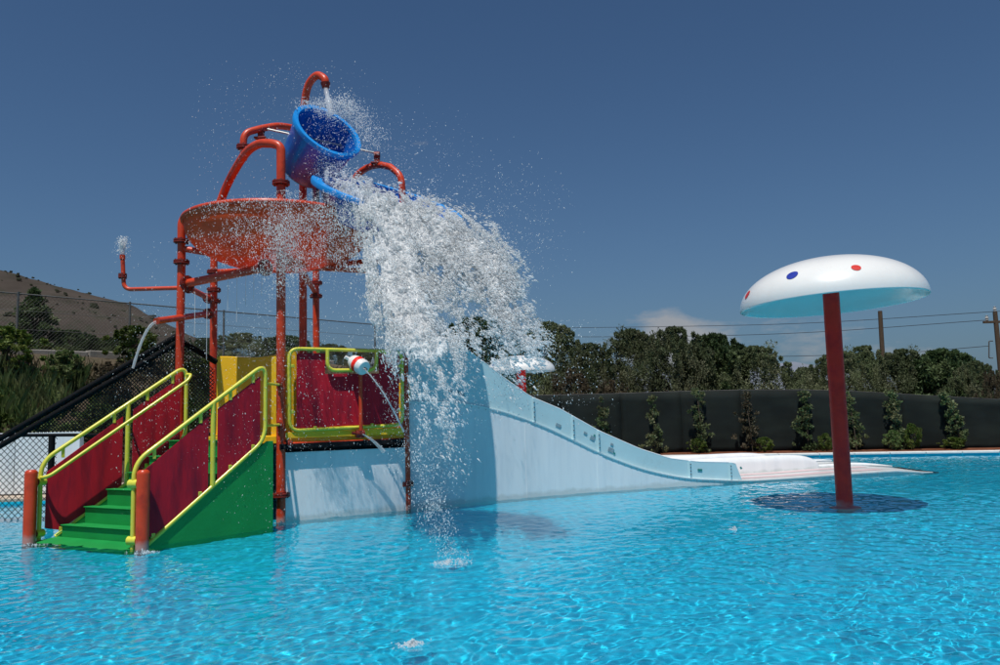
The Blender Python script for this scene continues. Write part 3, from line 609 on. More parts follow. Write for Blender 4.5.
# ------------------------------------------------------------------ big white mushroom
def mushroom(name, base, rim_c, Rr, dome_h, pole_r, label, dots, group, tilt=Vector((0, 0, 0))):
    th = thing(name, base, label, 'water mushroom', group); base = Vector(base); rim_c = Vector(rim_c); ax = (rim_c - base).normalized()
    mb = MB(); mb.tube([base - ax * 0.4, base.lerp(rim_c, .5), rim_c + ax * dome_h * .93], pole_r, 28); mb.build('pole', POLERED, th)
    prof = []
    for k in range(0, 25):
        a = k / 24 * math.pi / 2; prof.append((Rr * math.sin(a) ** 0.97 if k else 0.001, dome_h * math.cos(a) if k < 24 else 0.0))
    low = [(Rr * 1.0, -.012), (Rr * .992, -.02), (Rr * .982, -.012)] + [(max(.001, r_ * .975), h_ * .955) for r_, h_ in prof[22::-1]]
    ax = (ax + tilt).normalized()
    dome = MB().lathe(prof + low, rim_c, ax, 96).build('cap', DOMEW, th, angle=70)
    MB().lathe([(pole_r * 1.02, -.02), (pole_r * 1.9, -.02), (pole_r * 1.9, .02), (pole_r * 1.02, .035)], base - ax * .01, ax, 24).build('base_collar', POLERED, th)
    refx = Vector((1, 0, 0)); ux = (refx - ax * refx.dot(ax)).normalized(); uy = ax.cross(ux)
    for (az, kk, rr, m_) in dots:
        a = kk * math.pi / 2; r0 = Rr * math.sin(a) ** .97; h0 = dome_h * math.cos(a); a2_ = a + .02
        t1 = (ux * math.cos(az) + uy * math.sin(az)); q = rim_c + t1 * r0 + ax * h0
        q2 = rim_c + t1 * (Rr * math.sin(a2_) ** .97) + ax * (dome_h * math.cos(a2_))
        tv = (q2 - q).normalized(); n_ = tv.cross(ax.cross(t1)).normalized(); 
        if n_.dot(q - rim_c) < 0: n_ = -n_
        # disc pressed onto the curved cap
        mb = MB(); vs = []; rings = 5
        def on(u, v):
            p_ = q + tv * u + ax.cross(t1) * v; d_ = p_ - rim_c; h = d_.dot(ax); ra = (d_ - ax * h); r_ = ra.length
            s_ = min(1, (r_ / Rr)) ** (1 / .97); aa = math.asin(min(1, s_)); return rim_c + ra + ax * (dome_h * max(0, math.cos(aa))) + n_ * .006
        vs = [on(0, 0)] + [on(rr * i / rings * math.cos(b * .2618), rr * i / rings * math.sin(b * .2618)) for i in range(1, rings + 1) for b in range(24)]
        fs = [(0, 1 + b, 1 + (b + 1) % 24) for b in range(24)] + [(1 + i * 24 + b, 1 + i * 24 + (b + 1) % 24, 1 + (i + 1) * 24 + (b + 1) % 24, 1 + (i + 1) * 24 + b) for i in range(rings - 1) for b in range(24)]
        mb.add(vs, fs).build('dot', m_, th)
    return th
MB_ = G(845, 508); mbase = (MB_.x, MB_.y, 0)
rimc = P(831.5, 303.5, MB_.y - .12); 
mushroom('water_mushroom', mbase, rimc, 1.325, 0.69, 0.118, 'large white mushroom fountain with blue and red dots on a red pole', [
    (R(-137), .68, .084, DOTB), (R(-96), .70, .064, DOTR), (R(-178), .80, .07, DOTR), (R(10), .75, .075, DOTB), (R(45), .7, .08, DOTR), (R(75), .6, .08, DOTB), (R(120), .7, .08, DOTR)], 'mushroom fountains', Vector((-.022, .065, 0)))
q = P(521, 371, 20.0); mushroom('water_mushroom', (q.x, 20.0, 0), q, 0.88, 0.40, 0.12, 'smaller far mushroom, white cap half hidden behind the slide and splash', [(R(-150), .7, .07, DOTB), (R(40), .7, .08, DOTR), (R(100), .7, .08, DOTR)], 'mushroom fountains')

# ------------------------------------------------------------------ the tower
A = G(281, 522); B = G(408, 510); F_ = G(178, 516.0); F_.z = 0; A.z = B.z = 0
tw = thing('play_tower', (A.x - .2, A.y + 2, 0), 'red and yellow water play tower with crimson panels, green stairs and blue tipping buckets', 'play tower')
dAB = (B - A).normalized(); nAB = Vector((dAB.y, -dAB.x, 0)); dFA = (A - F_).normalized()
side = (B - A).length
HC = A + (B - A) / 2 - nAB * side * 0.866
E_ = P(214, 400, 14.5); Cc = P(303, 400, 13.75); Dd = P(317, 400, 15.6); Cr = HC + (HC - F_); 
def flange(p, axis, r, parent, mname='flange'):
    axis = Vector(axis).normalized(); mb = MB(); p = Vector(p)
    for s_ in (-1, 1): mb.tube([p + axis * (.006 * s_), p + axis * (.028 * s_)], r * 1.95, 20)
    mb.tube([p - axis * .045, p + axis * .045], r * 1.18, 16)
    f = mb.build(mname, DARKRED, parent)
    ref = Vector((0, 0, 1)) if abs(axis.z) < .9 else Vector((1, 0, 0)); u = axis.cross(ref).normalized(); v = axis.cross(u); m2 = MB()
    for k in range(6):
        a = k * math.pi / 3 + .3; c_ = p + (u * math.cos(a) + v * math.sin(a)) * r * 1.6; m2.tube([c_ - axis * .045, c_ + axis * .045], .012, 6)
    m2.build('bolt_ring', BOLT, f)['kind'] = 'stuff'; return f
def post(name, pts, r, flanges=(), n=20):
    o = MB().tube(pts, r, n).build(name, RED, tw)
    for (p_, ax_) in flanges: flange(p_, ax_, r, o)
    return o
ra = 0.069
def at_h(px, py, Y): return P(px, py, Y)
# front post: straight up, then over to the left and down into the bowl
arch = [P(281, 183, A.y), P(280.5, 148, A.y), P(262, 137.5, A.y + .15), P(245, 152, A.y + .5), P(232, 172, A.y + .8), P(222, 192, A.y + 1.05), P(215, 212, A.y + 1.15)]
archp = bend([arch[0], P(281, 146, A.y), P(271, 143, A.y + .06)], .17, 8)[:-1] + smooth_path([P(271, 143.4, A.y + .06), P(259, 144, A.y + .2), P(247, 152, A.y + .42), P(235, 170, A.y + .75), P(225, 190, A.y + 1.0), P(217, 212, A.y + 1.1)], 6)
pa = post('post', [(A.x, A.y, -.36), P(281, 350, A.y), P(281, 183, A.y)], ra, [(P(281, 495, A.y), (0, 0, 1)), (P(281, 183, A.y), (0, 0, 1))])
MB().tube(archp, ra, 18).build('arch_pipe', RED, tw)
# upper arch carrying the bucket axle
yb_ = A.y + 1.0
u1 = bend([P(243.5, 160, yb_ - .3), P(243.5, 133, yb_ - .3), P(262, 128.5, yb_ - .1)], .15, 8)[:-1] + smooth_path([P(262, 128.3, yb_ - .1), P(280, 126, yb_ + .2), P(303, 130, yb_ + .8)], 6)
o = MB().tube(u1, 0.058, 16).build('arch_pipe', RED, tw); flange(P(243.5, 147, yb_ - .3), (0, 0, 1), .058, o)
# right post and its arch
rb = 0.052
post('post', [(B.x, B.y, -.36), P(405, 345, B.y), P(402.5, 196, B.y)], rb, [(P(407.5, 484, B.y), (0, 0, 1)), (P(403, 250, B.y), (0, 0, 1))])
ar = bend([P(402.5, 196, B.y), P(401.5, 176, B.y), P(390, 166.5, B.y + .15)], .16, 8)[:-1] + smooth_path([P(390, 166.8, B.y + .15), P(378, 165, B.y + .3), P(366, 168.5, B.y + .45), P(356, 177, B.y + .6), P(351, 192, B.y + .7), P(350, 215, B.y + .8)], 6)
MB().tube(ar, rb * 1.12, 16).build('arch_pipe', RED, tw)
# left post bending into the bowl rim
yF = F_.y; lp = [(F_.x, F_.y, -.36), P(179.5, 365, yF), P(181.5, 262, yF)] 
post('post', lp + bend([P(181.5, 262, yF), P(181.5, 215, yF), P(207, 208, yF + .1)], .38, 10)[1:] + [P(222, 205.5, yF + .15)], 0.066, [(P(181.5, 241, yF), (0, 0, 1)), (P(181.5, 262, yF), (0, 0, 1))])
# rear posts
post('post', [(E_.x, E_.y, -.36), P(213.5, 340, E_.y), P(214, 250, E_.y)], 0.066, [(P(214, 272, E_.y), (0, 0, 1)), (P(213.7, 301, E_.y), (0, 0, 1)), (P(213.8, 290, E_.y), (0, 0, 1))])
post('post', [(Cc.x, Cc.y, -.36), P(303, 250, Cc.y), P(303, 110, Cc.y)], 0.068, [])
post('post', [(Dd.x, Dd.y, -.36), P(316, 296, Dd.y), P(316, 262, Dd.y)], 0.066, [(P(316, 296, Dd.y), (0, 0, 1)), (P(316, 283, Dd.y), (0, 0, 1))])
post('post', [(Cr.x, Cr.y, -.36), (Cr.x, Cr.y, 2.45)], 0.06, [])
MB().tube([P(303, 272, Cc.y - .05), P(315, 292, Dd.y)], 0.05, 12).build('brace', RED, tw)
# spout above the bucket
sp = [P(303, 118, 13.3)] + bend([P(303, 118, 13.3), P(305, 92, 13.2), P(314, 76, 13.1), P(323, 73.5, 13.0), P(326.5, 79, 12.95), P(326.5, 88, 12.95)], .16, 6)[1:]
sp = smooth_path([P(303, 125, 13.4), P(305, 100, 13.3), P(309, 84, 13.2), P(317, 75.5, 13.1), P(324.5, 79, 13.0), P(325.5, 86, 13.0)], 8)
o = MB().tube(sp, 0.067, 16).build('spout_pipe', RED, tw)
MB().tube([P(325.4, 83, 13.0), P(325.7, 88, 13.0)], [0.085, 0.06], 14).build('nozzle', DARKRED, o)
# cross beams
def beam(a, b, r, fl=(), name='cross_pipe'):
    o = MB().tube([a, b], r, 14).build(name, RED, tw); d = (b - a).normalized()
    for t in fl: flange(a.lerp(b, t), d, r, o)
    return o
beam(P(182, 248.5, yF), P(283, 266, 13.0), .052)
beam(P(184, 284, yF), P(268, 267, 12.0), .068, (.04, .97))
beam(P(283, 266, 13.0), P(370, 271, 13.1), .045)
beam(P(214, 272, E_.y), P(303, 268, Cc.y), .05)
beam(P(214, 301, E_.y), P(183, 285, yF), .05, (.2, .85))
beam(P(303, 268, Cc.y), P(403, 258, B.y), .05)
beam(P(303, 262, Cc.y), P(281, 262, A.y), .05)
MB().tube([P(281, 205, A.y + .05), P(281, 214, A.y + .4)], .03, 8).build('bowl_bracket', RED, tw)
# spout pipe to the left and its flange
o = beam(P(210, 313.5, E_.y - .3), P(156.5, 321, E_.y - 2.6), .052, (.04,), 'spout_pipe')
beam(P(214, 314, E_.y), P(210, 313.5, E_.y - .3), .052)
# slim L-shaped fountain pipe
Lp = bend([P(178, 288, yF), P(124, 289.5, yF), P(122.5, 256, yF)], .13, 8)
o = MB().tube(Lp, .035, 14).build('fountain_pipe', RED, tw); flange(P(122.6, 276, yF), (0, 0, 1), .035, o); MB().tube([P(122.5, 259, yF), P(122.5, 255, yF)], .045, 14).build('nozzle', RED, o)
# shallow spray-bowl
bc = P(279, 226, 12.75); Rb = 1.48
prof = []
for k in range(17):
    a = k / 16; r_ = Rb * math.sin(a * math.pi / 2) ** .95; prof.append((max(r_, .001), -.76 + .73 * (1 - math.cos(a * math.pi / 2) ** .9)))
prof[-1] = (Rb, -.03)
prof += [(Rb + .03, -.015), (Rb + .035, .02), (Rb + .0, .045), (Rb - .04, .02)] + [(max(r_ - .04, .001), h + .025) for r_, h in prof[15::-1]]
bowl = MB().lathe(prof, bc, (0.02, -0.03, 1), 80).build('bowl', BOWL, tw, angle=70)
rimp = [bc + Vector((math.cos(k * math.pi / 32) * (Rb + .01), math.sin(k * math.pi / 32) * (Rb + .01), .02)) for k in range(64)]
MB().tube(rimp, .045, 10, closed=True).build('bowl_rim', RED, bowl)
# buckets: open tapered tubs
def bucket(name, c, nrm, Rr, Rbot, depth, lip, parent, mat1, mat2, xref, sq=1.0):
    nrm = Vector(nrm).normalized()
    prof = [(.001, -depth), (Rbot * .9, -depth), (Rbot, -depth * .94), (Rbot + (Rr - Rbot) * .5, -depth * .5), (Rr, -.03)]
    inn = [(Rr - .03, -.03), (Rbot + (Rr - Rbot) * .5 - .03, -depth * .5), (Rbot - .03, -depth * .9), (.001, -depth * .9)]
    o = MB().lathe(prof + inn, c, nrm, 72, xref).build(name, mat1, parent, angle=60)
    lipp = [(Rr - .035, -.04), (Rr - .035, .03), (Rr + lip, .035), (Rr + lip + .01, -.0), (Rr + lip, -.045), (Rr, -.05)]
    MB().lathe(lipp, c, nrm, 72, xref).build('rim', mat2, o, angle=60); return o
cb = P(327.5, 131.5, 12.5)
bk = bucket('tipping_bucket', cb, (.575, -.62, .53), .56, .46, .92, .035, tw, BLUE, BLUEL, (1, 0, 0))
MB().tube([P(258, 127, yb_ - .1), P(378, 153.5, B.y + .32)], .017, 8).build('axle', STEEL, tw)
for (px, py, Y, s_) in ((261, 134, yb_ - .1, 1), (377, 159, B.y + .3, 1)):
    mb = MB(); c_ = P(px, py, Y); mb.box(c_, (.10, .06, .22)); mb.tube([c_ + Vector((-.05, 0, .07)), c_ + Vector((.05, 0, .07))], .06, 12); mb.box(c_ + Vector((0, 0, -.08)), (.2, .16, .03)); mb.build('axle_bracket', DARKRED, tw, bevel=.006)
ct = P(388, 198.5, 12.45)
tow = (EYE - ct).normalized(); rt_ = (_r2 - tow * _r2.dot(tow)).normalized(); up_t = tow.cross(rt_)
tn = (rt_ * .26 + up_t * .95 + tow * .14).normalized()
bucket('dump_tub', ct, tn, 1.12, .92, .50, .13, tw, BLUE, BLUEL, (1, 0, 0))
MB().tube([P(316, 185, 12.9), P(316, 215, 13.4)], .06, 12).build('tub_support', BLUE, tw)
# platform
DK = 1.28
hexv = [F_, A, B, Cr, P(330, 400, 15.9), E_]; hexv = [Vector((v.x, v.y, 0)) for v in hexv]
mb = MB(); mb.slab([v + Vector((0, 0, DK - .06)) for v in hexv], (0, 0, 1), .10); mb.build('platform_deck', YELP, tw, smooth=False)
mb = MB(); mb.slab([v * .985 + HC * .015 * 0 + Vector((0, 0, DK - .16)) + (HC - v).normalized() * .08 for v in hexv], (0, 0, 1), .08); mb.build('platform_underside', DECKSHADE, tw, smooth=False)
# yellow fascia band, red pipe, black sheet for the shade in the gap, white wall under the front face
o0 = nAB * .045
def quad(a, b, z0a, z1a, z0b, z1b, off): 
    return [Vector((a.x, a.y, z0a)) + off, Vector((b.x, b.y, z0b)) + off, Vector((b.x, b.y, z1b)) + off, Vector((a.x, a.y, z1a)) + off]
a_in = A + dAB * .05; b_in = B - dAB * .03
zA = P(284, 452.5, A.y).z; zB = P(404, 447.3, B.y).z
MB().slab(quad(a_in, b_in, -.36, zA, -.36, zB, nAB * .01), nAB, .03).build('white_skirt_panel', WALLW, tw, smooth=False, bevel=.005)
pr0 = P(285, 444.5, A.y - .04); pr1 = P(404, 440, B.y - .04); o = beam(pr0, pr1, .032, (.03,), 'water_pipe')

for (a, b) in ((B, Cr), (Cr, hexv[4]), (hexv[4], hexv[5]), (hexv[5], F_)):
    d = (b - a).normalized(); nn = Vector((d.y, -d.x, 0)); MB().slab(quad(a + d * .06, b - d * .06, -.36, 1.17, -.36, 1.17, Vector((0, 0, 0))), nn, .03).build('white_skirt_panel', WALLW, tw, smooth=False)
# golden barrier walls round the back of the platform
def barrier(pts, z0, z1, name='barrier_wall', n=8):
    p_ = smooth_path(pts, n); th_ = .035; mb = MB(); vs = []
    for i, q in enumerate(p_):
        t = (p_[min(i + 1, len(p_) - 1)] - p_[max(i - 1, 0)]).normalized(); nn = Vector((t.y, -t.x, 0)) * th_
        zt = z1 + .03 * math.cos(i / len(p_) * 6.28)
        for s_, z in ((1, z0), (1, zt), (-1, zt), (-1, z0)): vs.append((q.x + nn.x * s_, q.y + nn.y * s_, z))
    k = len(p_); fs = [(i * 4 + j, i * 4 + (j + 1) % 4, (i + 1) * 4 + (j + 1) % 4, (i + 1) * 4 + j) for i in range(k - 1) for j in range(4)] + [(0, 1, 2, 3), ((k - 1) * 4 + 3, (k - 1) * 4 + 2, (k - 1) * 4 + 1, (k - 1) * 4)]
    return mb.add(vs, fs).build(name, YELP, tw, angle=50, bevel=.012)
w0 = P(217.5, 400, 14.35); w1 = P(258, 400, 14.0); w2 = P(298, 400, 13.35)
barrier([Vector((w0.x, w0.y, 0)), Vector((w1.x, w1.y, 0)), Vector((w2.x, w2.y, 0))], DK - .02, 2.67)
barrier([HC + (Cr - HC) * .97, (Cr + hexv[4]) / 2, HC + (hexv[4] - HC) * .98], DK - .02, 2.15)
barrier([B + (Cr - B) * .06, (B + Cr) / 2, B + (Cr - B) * .95], DK - .02, 2.15)
# pillar of yellow beside the front post
ya = A + dAB * .11 - nAB * .05; MB().slab(quad(A + dAB * .08, A + dAB * .30, 1.30, 2.57, 1.30, 2.57, -nAB * .09), nAB, .03).build('barrier_wall', YELP, tw, smooth=False, bevel=.01)
MB().slab(quad(A - dAB * .0 - dFA * .24 , A - dAB * .0 - dFA * .07, 1.24, 2.50, 1.24, 2.50, Vector((0, 0.10, 0))), nAB, .03).build('barrier_wall', YELP, tw, smooth=False, bevel=.01)
# front railing: rounded yellow frame, crimson boards, U-shaped guard for the cannon
def onAB(px, py, off=0.06):          # point of the AB face plane (offset outwards) seen at a pixel
    d = ray(px, py); p0 = A + nAB * off; k = (p0 - EYE).dot(nAB) / d.dot(nAB); return EYE + d * k
MB().slab([onAB(x, y, .045) for x, y in ((285.5, 432.5), (403.5, 427.5), (403.5, 434.2), (285.5, 438.5))], nAB, .03).build('fascia_board', YELP, tw, smooth=False, bevel=.005)
MB().slab([onAB(x, y, -.03) for x, y in ((285, 436), (404, 432), (404, 449), (285, 454))], nAB, .02).build('gap_shade', DECKSHADE, tw, smooth=False)  # dark sheet painted as the shade inside the open gap
rc = [onAB(289.5, 431), onAB(289, 348.5), onAB(402, 351.5), onAB(402.5, 425)]
loop = []
for i in range(4):
    a, b, c_ = rc[i - 1], rc[i], rc[(i + 1) % 4]; p1 = b + (a - b).normalized() * .16; p2 = b + (c_ - b).normalized() * .16
    for k in range(7): t = k / 6; loop.append(p1 * (1 - t) ** 2 + b * 2 * t * (1 - t) + p2 * t * t)
rail = bpy.data.objects.new('railing', None); COL.objects.link(rail); rail.location = A; attach(rail, tw)
MB().tube(loop, .028, 12, closed=True).build('rail_frame', YEL, rail)
MB().tube(bend([onAB(327.5, 350, .10), onAB(327.5, 370.5, .10), onAB(376, 370.0, .10), onAB(376.5, 352, .10)], .14, 7), .030, 12).build('cannon_guard', YEL, rail)
boards = [[(296.5, 353), (325, 353.5), (325, 374), (379, 373.4), (379, 354), (399, 354.5), (399, 423), (296.5, 428.5)]]
for bd in boards: MB().slab([onAB(x, y, .035) for x, y in bd], nAB, .018).build('rail_board', PANEL, rail, smooth=False, bevel=.004)
for (x, y) in ((291.5, 366), (291.5, 412), (400.5, 366), (400.5, 410), (318, 350.5), (385, 352.3), (315, 428.5), (372, 425.5)):
    MB().box(onAB(x, y, .05), (.09, .04, .05) if 300 > x or x > 395 else (.05, .04, .07), ax=dAB).build('clip', YEL, rail, smooth=False, bevel=.008)
# water cannon
wc = thing('water_cannon', onAB(361, 433, .16), 'white and red barrel shaped water cannon on a red post at the railing', 'water cannon')
MB().tube([onAB(361, 434, .16), onAB(360.5, 372, .16)], .030, 12).build('stand', RED, wc)
c0 = onAB(352, 360.5, .08); c1 = onAB(364.5, 368.5, .34); dd = (c1 - c0).normalized()
L_ = (c1 - c0).length
prof = [(.001, 0), (.085, 0), (.105, .03), (.125, L_ * .35), (.125, L_ * .5), (.125, L_ * .92), (.11, L_ * .98), (.05, L_), (.001, L_)]
MB().lathe(prof, c0, dd, 28).build('barrel', DOMEW, wc)
MB().lathe([(.124, L_ * .40), (.129, L_ * .42), (.129, L_ * .64), (.124, L_ * .66)], c0, dd, 28).build('barrel_band', POLERED, wc)
MB().tube([c1 - dd * .02, c1 + dd * .05], .022, 10).build('nozzle', BOLT, wc)
MB().tube([c0 + dd * .05, onAB(345, 357, .12)], .03, 10).build('handle', DOMEW, wc)
mb = MB(); k0 = onAB(360, 434, .16); mb.tube([k0 + Vector((-.06, -.03, 0)), k0 + Vector((.06, .03, 0))], .06, 14); mb.tube([k0 - Vector((0, 0, .06)), k0 + Vector((0, 0, .05))], .05, 14); mb.tube([onAB(352, 433, .16), k0], .025, 8); mb.build('swivel', DARKRED, wc)
# ------------------------------------------------------------------ stairs (part of the tower)
C_ = G(142, 549); D_ = G(29, 543); C_.z = D_.z = 0
st = bpy.data.objects.new('staircase', None); COL.objects.link(st); st.location = C_; attach(st, tw)
S0 = G(132.5, 549); S0.z = 0; S1 = P(267, 440, 11.15); S1.z = 0
L0 = G(38.5, 541); L0.z = 0; L1 = P(188, 400, 12.0); L1.z = 0
sd = (S1 - S0).normalized(); ld = (L1 - L0).normalized(); NS = 6; sr = DK / NS
SL = (S1 - S0).length; LL = (L1 - L0).length
sn = Vector((sd.y, -sd.x, 0))
start = .12
for i in range(NS):                 # each step a moulded block with a nosing
    u0 = start + (1 - start - .02) * i / NS; u1_ = start + (1 - start - .02) * (i + 1) / NS
    a = S0.lerp(S1, u0) - sn * .05; b = L0.lerp(L1, u0); c_ = L0.lerp(L1, u1_); d = S0.lerp(S1, u1_) - sn * .05
    off = (L0 - S0).normalized() * .0; e = (b - a).normalized() * .06; b = b - e; c_ = c_ - e
    z = sr * (i + 1) - .03; mb = MB(); mb.slab([Vector((p_.x, p_.y, (z - .4) / 2)) for p_ in (a, b, c_, d)], (0, 0, 1), z + .4); 
    o = mb.build('step', GREEN, st, smooth=False, bevel=.018)
    nf = (a - d).normalized(); MB().slab([Vector((p_.x, p_.y, z + .004)) for p_ in (a + nf * .03 - (b - a).normalized() * -.02, b + nf * .03 - (b - a).normalized() * .02, b - nf * .10 - (b - a).normalized() * .02, a - nf * .10 + (b - a).normalized() * .02)], (0, 0, 1), .014).build('nosing', GREEN, o, smooth=False, bevel=.005)
a = S0 + sd * -.12; b = L0 + ld * -.12; c_ = L0.lerp(L1, start); d = S0.lerp(S1, start)   # landing slab just above the water
MB().slab([Vector((a.x, a.y, -.140)), Vector((b.x, b.y, -.140)), Vector((c_.x, c_.y, -.105)), Vector((d.x, d.y, -.105))], (0, 0, 1), .28).build('step', GREEN, st, smooth=False, bevel=.02)
# green side walls
def sz(u): return max(0.02, (u - .06) * (DK - .02) / .94)
for (p0, p1, s_) in ((S0, S1, 1), (L0, L1, -1)):
    d_2 = (p1 - p0).normalized(); nn = Vector((d_2.y, -d_2.x, 0)) * s_; of = -nn * .012
    end = p1 + d_2 * (.10 if s_ == 1 else .05)
    poly = [Vector((*(p0 + d_2 * .2).xy, -.36)), Vector((*end.xy, -.36)), Vector((*end.xy, DK - .05)), Vector((*p1.xy, DK - .05)), Vector((*(p0 + d_2 * .2).xy, .06))]
    MB().slab([q + of for q in poly], nn, .03).build('stair_side', GREEN, st, smooth=False, bevel=.006)
def stair_frame(p0, p1, zt0, zt1, nm, second, s_):
    d = (p1 - p0).normalized(); Ls = (p1 - p0).length; nn = Vector((d.y, -d.x, 0)) * s_
    def q(u, z, off=0.0): r_ = p0 + d * (u * Ls) + nn * off; return Vector((r_.x, r_.y, z))
    fr = bpy.data.objects.new('stair_railing', None); COL.objects.link(fr); fr.location = p0; attach(fr, tw)
    top = bend([q(0, -.3), q(0, zt0), q(.985, zt1), q(.985, DK - .02), q(.10, .03)], .20, 7)
    MB().tube(top, .029, 12).build('rail_frame', YEL, fr)
    zm = zt0 + (zt1 - zt0) * .56 / .985; zb = .03 + (DK - .05) * (.56 - .10) / .885
    MB().tube([q(.56, zb), q(.56, zm)], .033, 12).build('rail_post', YEL, fr)
    def tl(u): return zt0 + (zt1 - zt0) * u / .985
    def bl(u): return max(.06, .03 + (DK - .05) * (u - .10) / .885)
    for (u0, u1_) in ((.035, .525), (.595, .94)):
        pts = [q(u0, bl(u0) + .10), q(.13, bl(.13) + .04), q(u1_, bl(u1_) + .03), q(u1_, tl(u1_) - .13), q(u0, tl(u0) - .13 - (.06 if u0 < .1 else 0))] if u0 < .1 else [q(u0, bl(u0) + .03), q(u1_, bl(u1_) + .03), q(u1_, tl(u1_) - (.13)), q(u0, tl(u0) - .13)]
        MB().slab(pts, nn, .018).build('rail_board', PANEL, fr, smooth=False, bevel=.004)
        for u in (u0 + .10, u1_ - .06):
            MB().box(q(u, tl(u) - .08), (.04, .03, .13), ax=d).build('clip', YEL, fr, smooth=False, bevel=.006)
            MB().box(q(u, bl(u) + .04), (.05, .03, .08), ax=d).build('clip', YEL, fr, smooth=False, bevel=.006)
    if second:
        hr = [q(.0, tl(0) - .21, 0), q(.0, tl(0) - .21, .10), q(.04, tl(.04) - .24, .15), q(.97, tl(.97) - .22, .15), q(1.0, tl(1) - .17, .12), q(.985, tl(.985) - .15, 0)]
        MB().tube(bend(hr, .06, 4), .024, 10).build('handrail', YEL, fr)
        MB().tube([q(.56, tl(.56) - .26, 0), q(.56, tl(.56) - .26, .15)], .018, 8).build('handrail_bracket', YEL, fr)
    return fr
stair_frame(S0, S1, 1.05, 2.34, 'near', False, 1)
stair_frame(L0, L1, 1.05, 2.40, 'far', True, 1)
for (g, hpx, q_) in ((C_, 470, S0), (D_, 470, L0)):
    px = proj(g)[0]; d = ray(px, hpx); zt = 1.6 + d.z * (g.y / d.y)
    o = MB().lathe([(.001, zt), (.05, zt), (.072, zt - .02), (.078, zt - .05), (.078, -.36)], (g.x, g.y, 0), n=24).build('bollard', RED, tw)
    for z in (.10, zt - .17):
        c_ = Vector((g.x, g.y, z)); e = Vector((q_.x, q_.y, z)); dd = (e - c_).normalized()
        MB().tube([c_, e], .02, 8).build('clamp', YEL, o); MB().tube([e - dd * .06, e + dd * .06], .055, 14).build('clamp_collar', YEL, o)
        MB().tube([c_ + dd * .07, c_ + dd * .11], .045, 12).build('knob', DARKRED, o)
for z in (2.05, 1.45):             # ball knobs joining the near frame to the front post
    a = Vector((A.x, A.y, z)); b = Vector((S1.x, S1.y, z)); dd = (b - a).normalized(); MB().tube([a, b], .02, 8).build('clamp', YEL, tw); MB().tube([a + dd * .07, a + dd * .12], .045, 12).build('knob', DARKRED, tw)
# ------------------------------------------------------------------ slide
base = [(g_.x, g_.y + .06) for g_ in (G(403, 510.2), G(440, 506), G(500, 500.3), (G(560, 495)), G(620, 490.3), G(700, 485.4), G(745, 483), G(845, 477.0), G(940, 472.3))]
def bxy(u):                # u: x coordinate
    xs = [b[0] for b in base]; i = max(0, min(len(xs) - 2, int(np.searchsorted(xs, u) - 1)))
    return float(np.interp(u, xs, [b[1] for b in base]))
xsb = np.linspace(base[0][0], base[-1][0], 90); ysb = np.interp(xsb, [b[0] for b in base], [b[1] for b in base])
kk = 15; pad = np.pad(ysb, kk, 'reflect', reflect_type='odd'); ysb = np.convolve(pad, np.ones(2 * kk + 1) / (2 * kk + 1), 'valid')
line = [Vector((x, y, 0)) for x, y in zip(xsb, ysb)]
lipc = [(395, 402), (420, 401), (460, 402), (500, 410), (540, 424), (570, 438), (600, 453), (640, 468), (670, 475), (690, 478), (745, 480.5), (790, 478), (840, 474), (900, 470.3), (940, 470.0), (980, 469)]
topc = [(395, 336), (410, 335), (440, 337.5), (455, 343), (470, 352), (485, 363), (500, 375), (530, 396.5), (560, 409), (600, 431.5), (640, 449), (670, 458.5), (700, 462), (735, 462.5), (745, 480.5), (760, 480.5)]
def hsolve(p, curve):
    h = 1.0
    for _ in range(12):
        px, py = proj((p.x, p.y, h)); ty = float(np.interp(px, [c[0] for c in curve], [c[1] for c in curve])); h += (py - ty) * p.y / FPX
    return h
lip = [max(.035, hsolve(p_, lipc)) for p_ in line]; top = [hsolve(p_, topc) for p_ in line]
def smooth1(a, k=2):
    a = np.array(a); pad = np.pad(a, k, 'reflect', reflect_type='odd'); return np.convolve(pad, np.ones(2 * k + 1) / (2 * k + 1), 'valid')
lip = smooth1(lip); lip[-9:] = np.minimum(lip[-9:], np.linspace(lip[-9], -.015, 9))
def tang(i): return (line[min(i + 1, len(line) - 1)] - line[max(i - 1, 0)]).normalized()
BACK = Vector((-.06, 1, 0)).normalized()
def back(i, w): return line[i] + BACK * w
sp_px = [proj((p_.x, p_.y, float(l)))[0] for p_, l in zip(line, lip)]
def idx_px(px): return int(np.argmin([abs(s_ - px) for s_ in sp_px]))
sl_ = thing('water_slide', (line[20].x, line[20].y + 1, 0), 'wide white multi-lane water slide running down into the pool behind the tower', 'water slide')
def ribbon(i0, i1, w0, f0, w1, f1, thick_dir=None):
    """strip between (offset w0, height f0(i)) and (offset w1, height f1(i))"""
    V = [];
    for i in range(i0, i1 + 1):
        a = back(i, w0); b = back(i, w1); V += [(a.x, a.y, f0(i)), (b.x, b.y, f1(i))]
    n = i1 - i0 + 1; return V, [(2 * j, 2 * j + 1, 2 * j + 3, 2 * j + 2) for j in range(n - 1)]
def solid(o, th, off=1.0):
    m_ = o.modifiers.new('solid', 'SOLIDIFY'); m_.thickness = th; m_.offset = off; e_ = o.modifiers.new('split', 'EDGE_SPLIT'); e_.split_angle = R(35); return o
N = len(line) - 1
joints = [0, idx_px(531), idx_px(597), idx_px(690), N]; joints = sorted(set(joints))
for a, b in zip(joints[:-1], joints[1:]):       # near side wall in panels, with real joints
    V, F = ribbon(a, b, 0.0, lambda i: -.36, 0.0, lambda i: float(lip[i]) - .005); 
    solid(MB().add(V, F).build('side_wall_panel', WALLW, sl_, angle=60), .03, 0)
V, F = ribbon(0, N, -.035, lambda i: float(lip[i]) - .012, .10, lambda i: float(lip[i]) - .004)   # flange lip
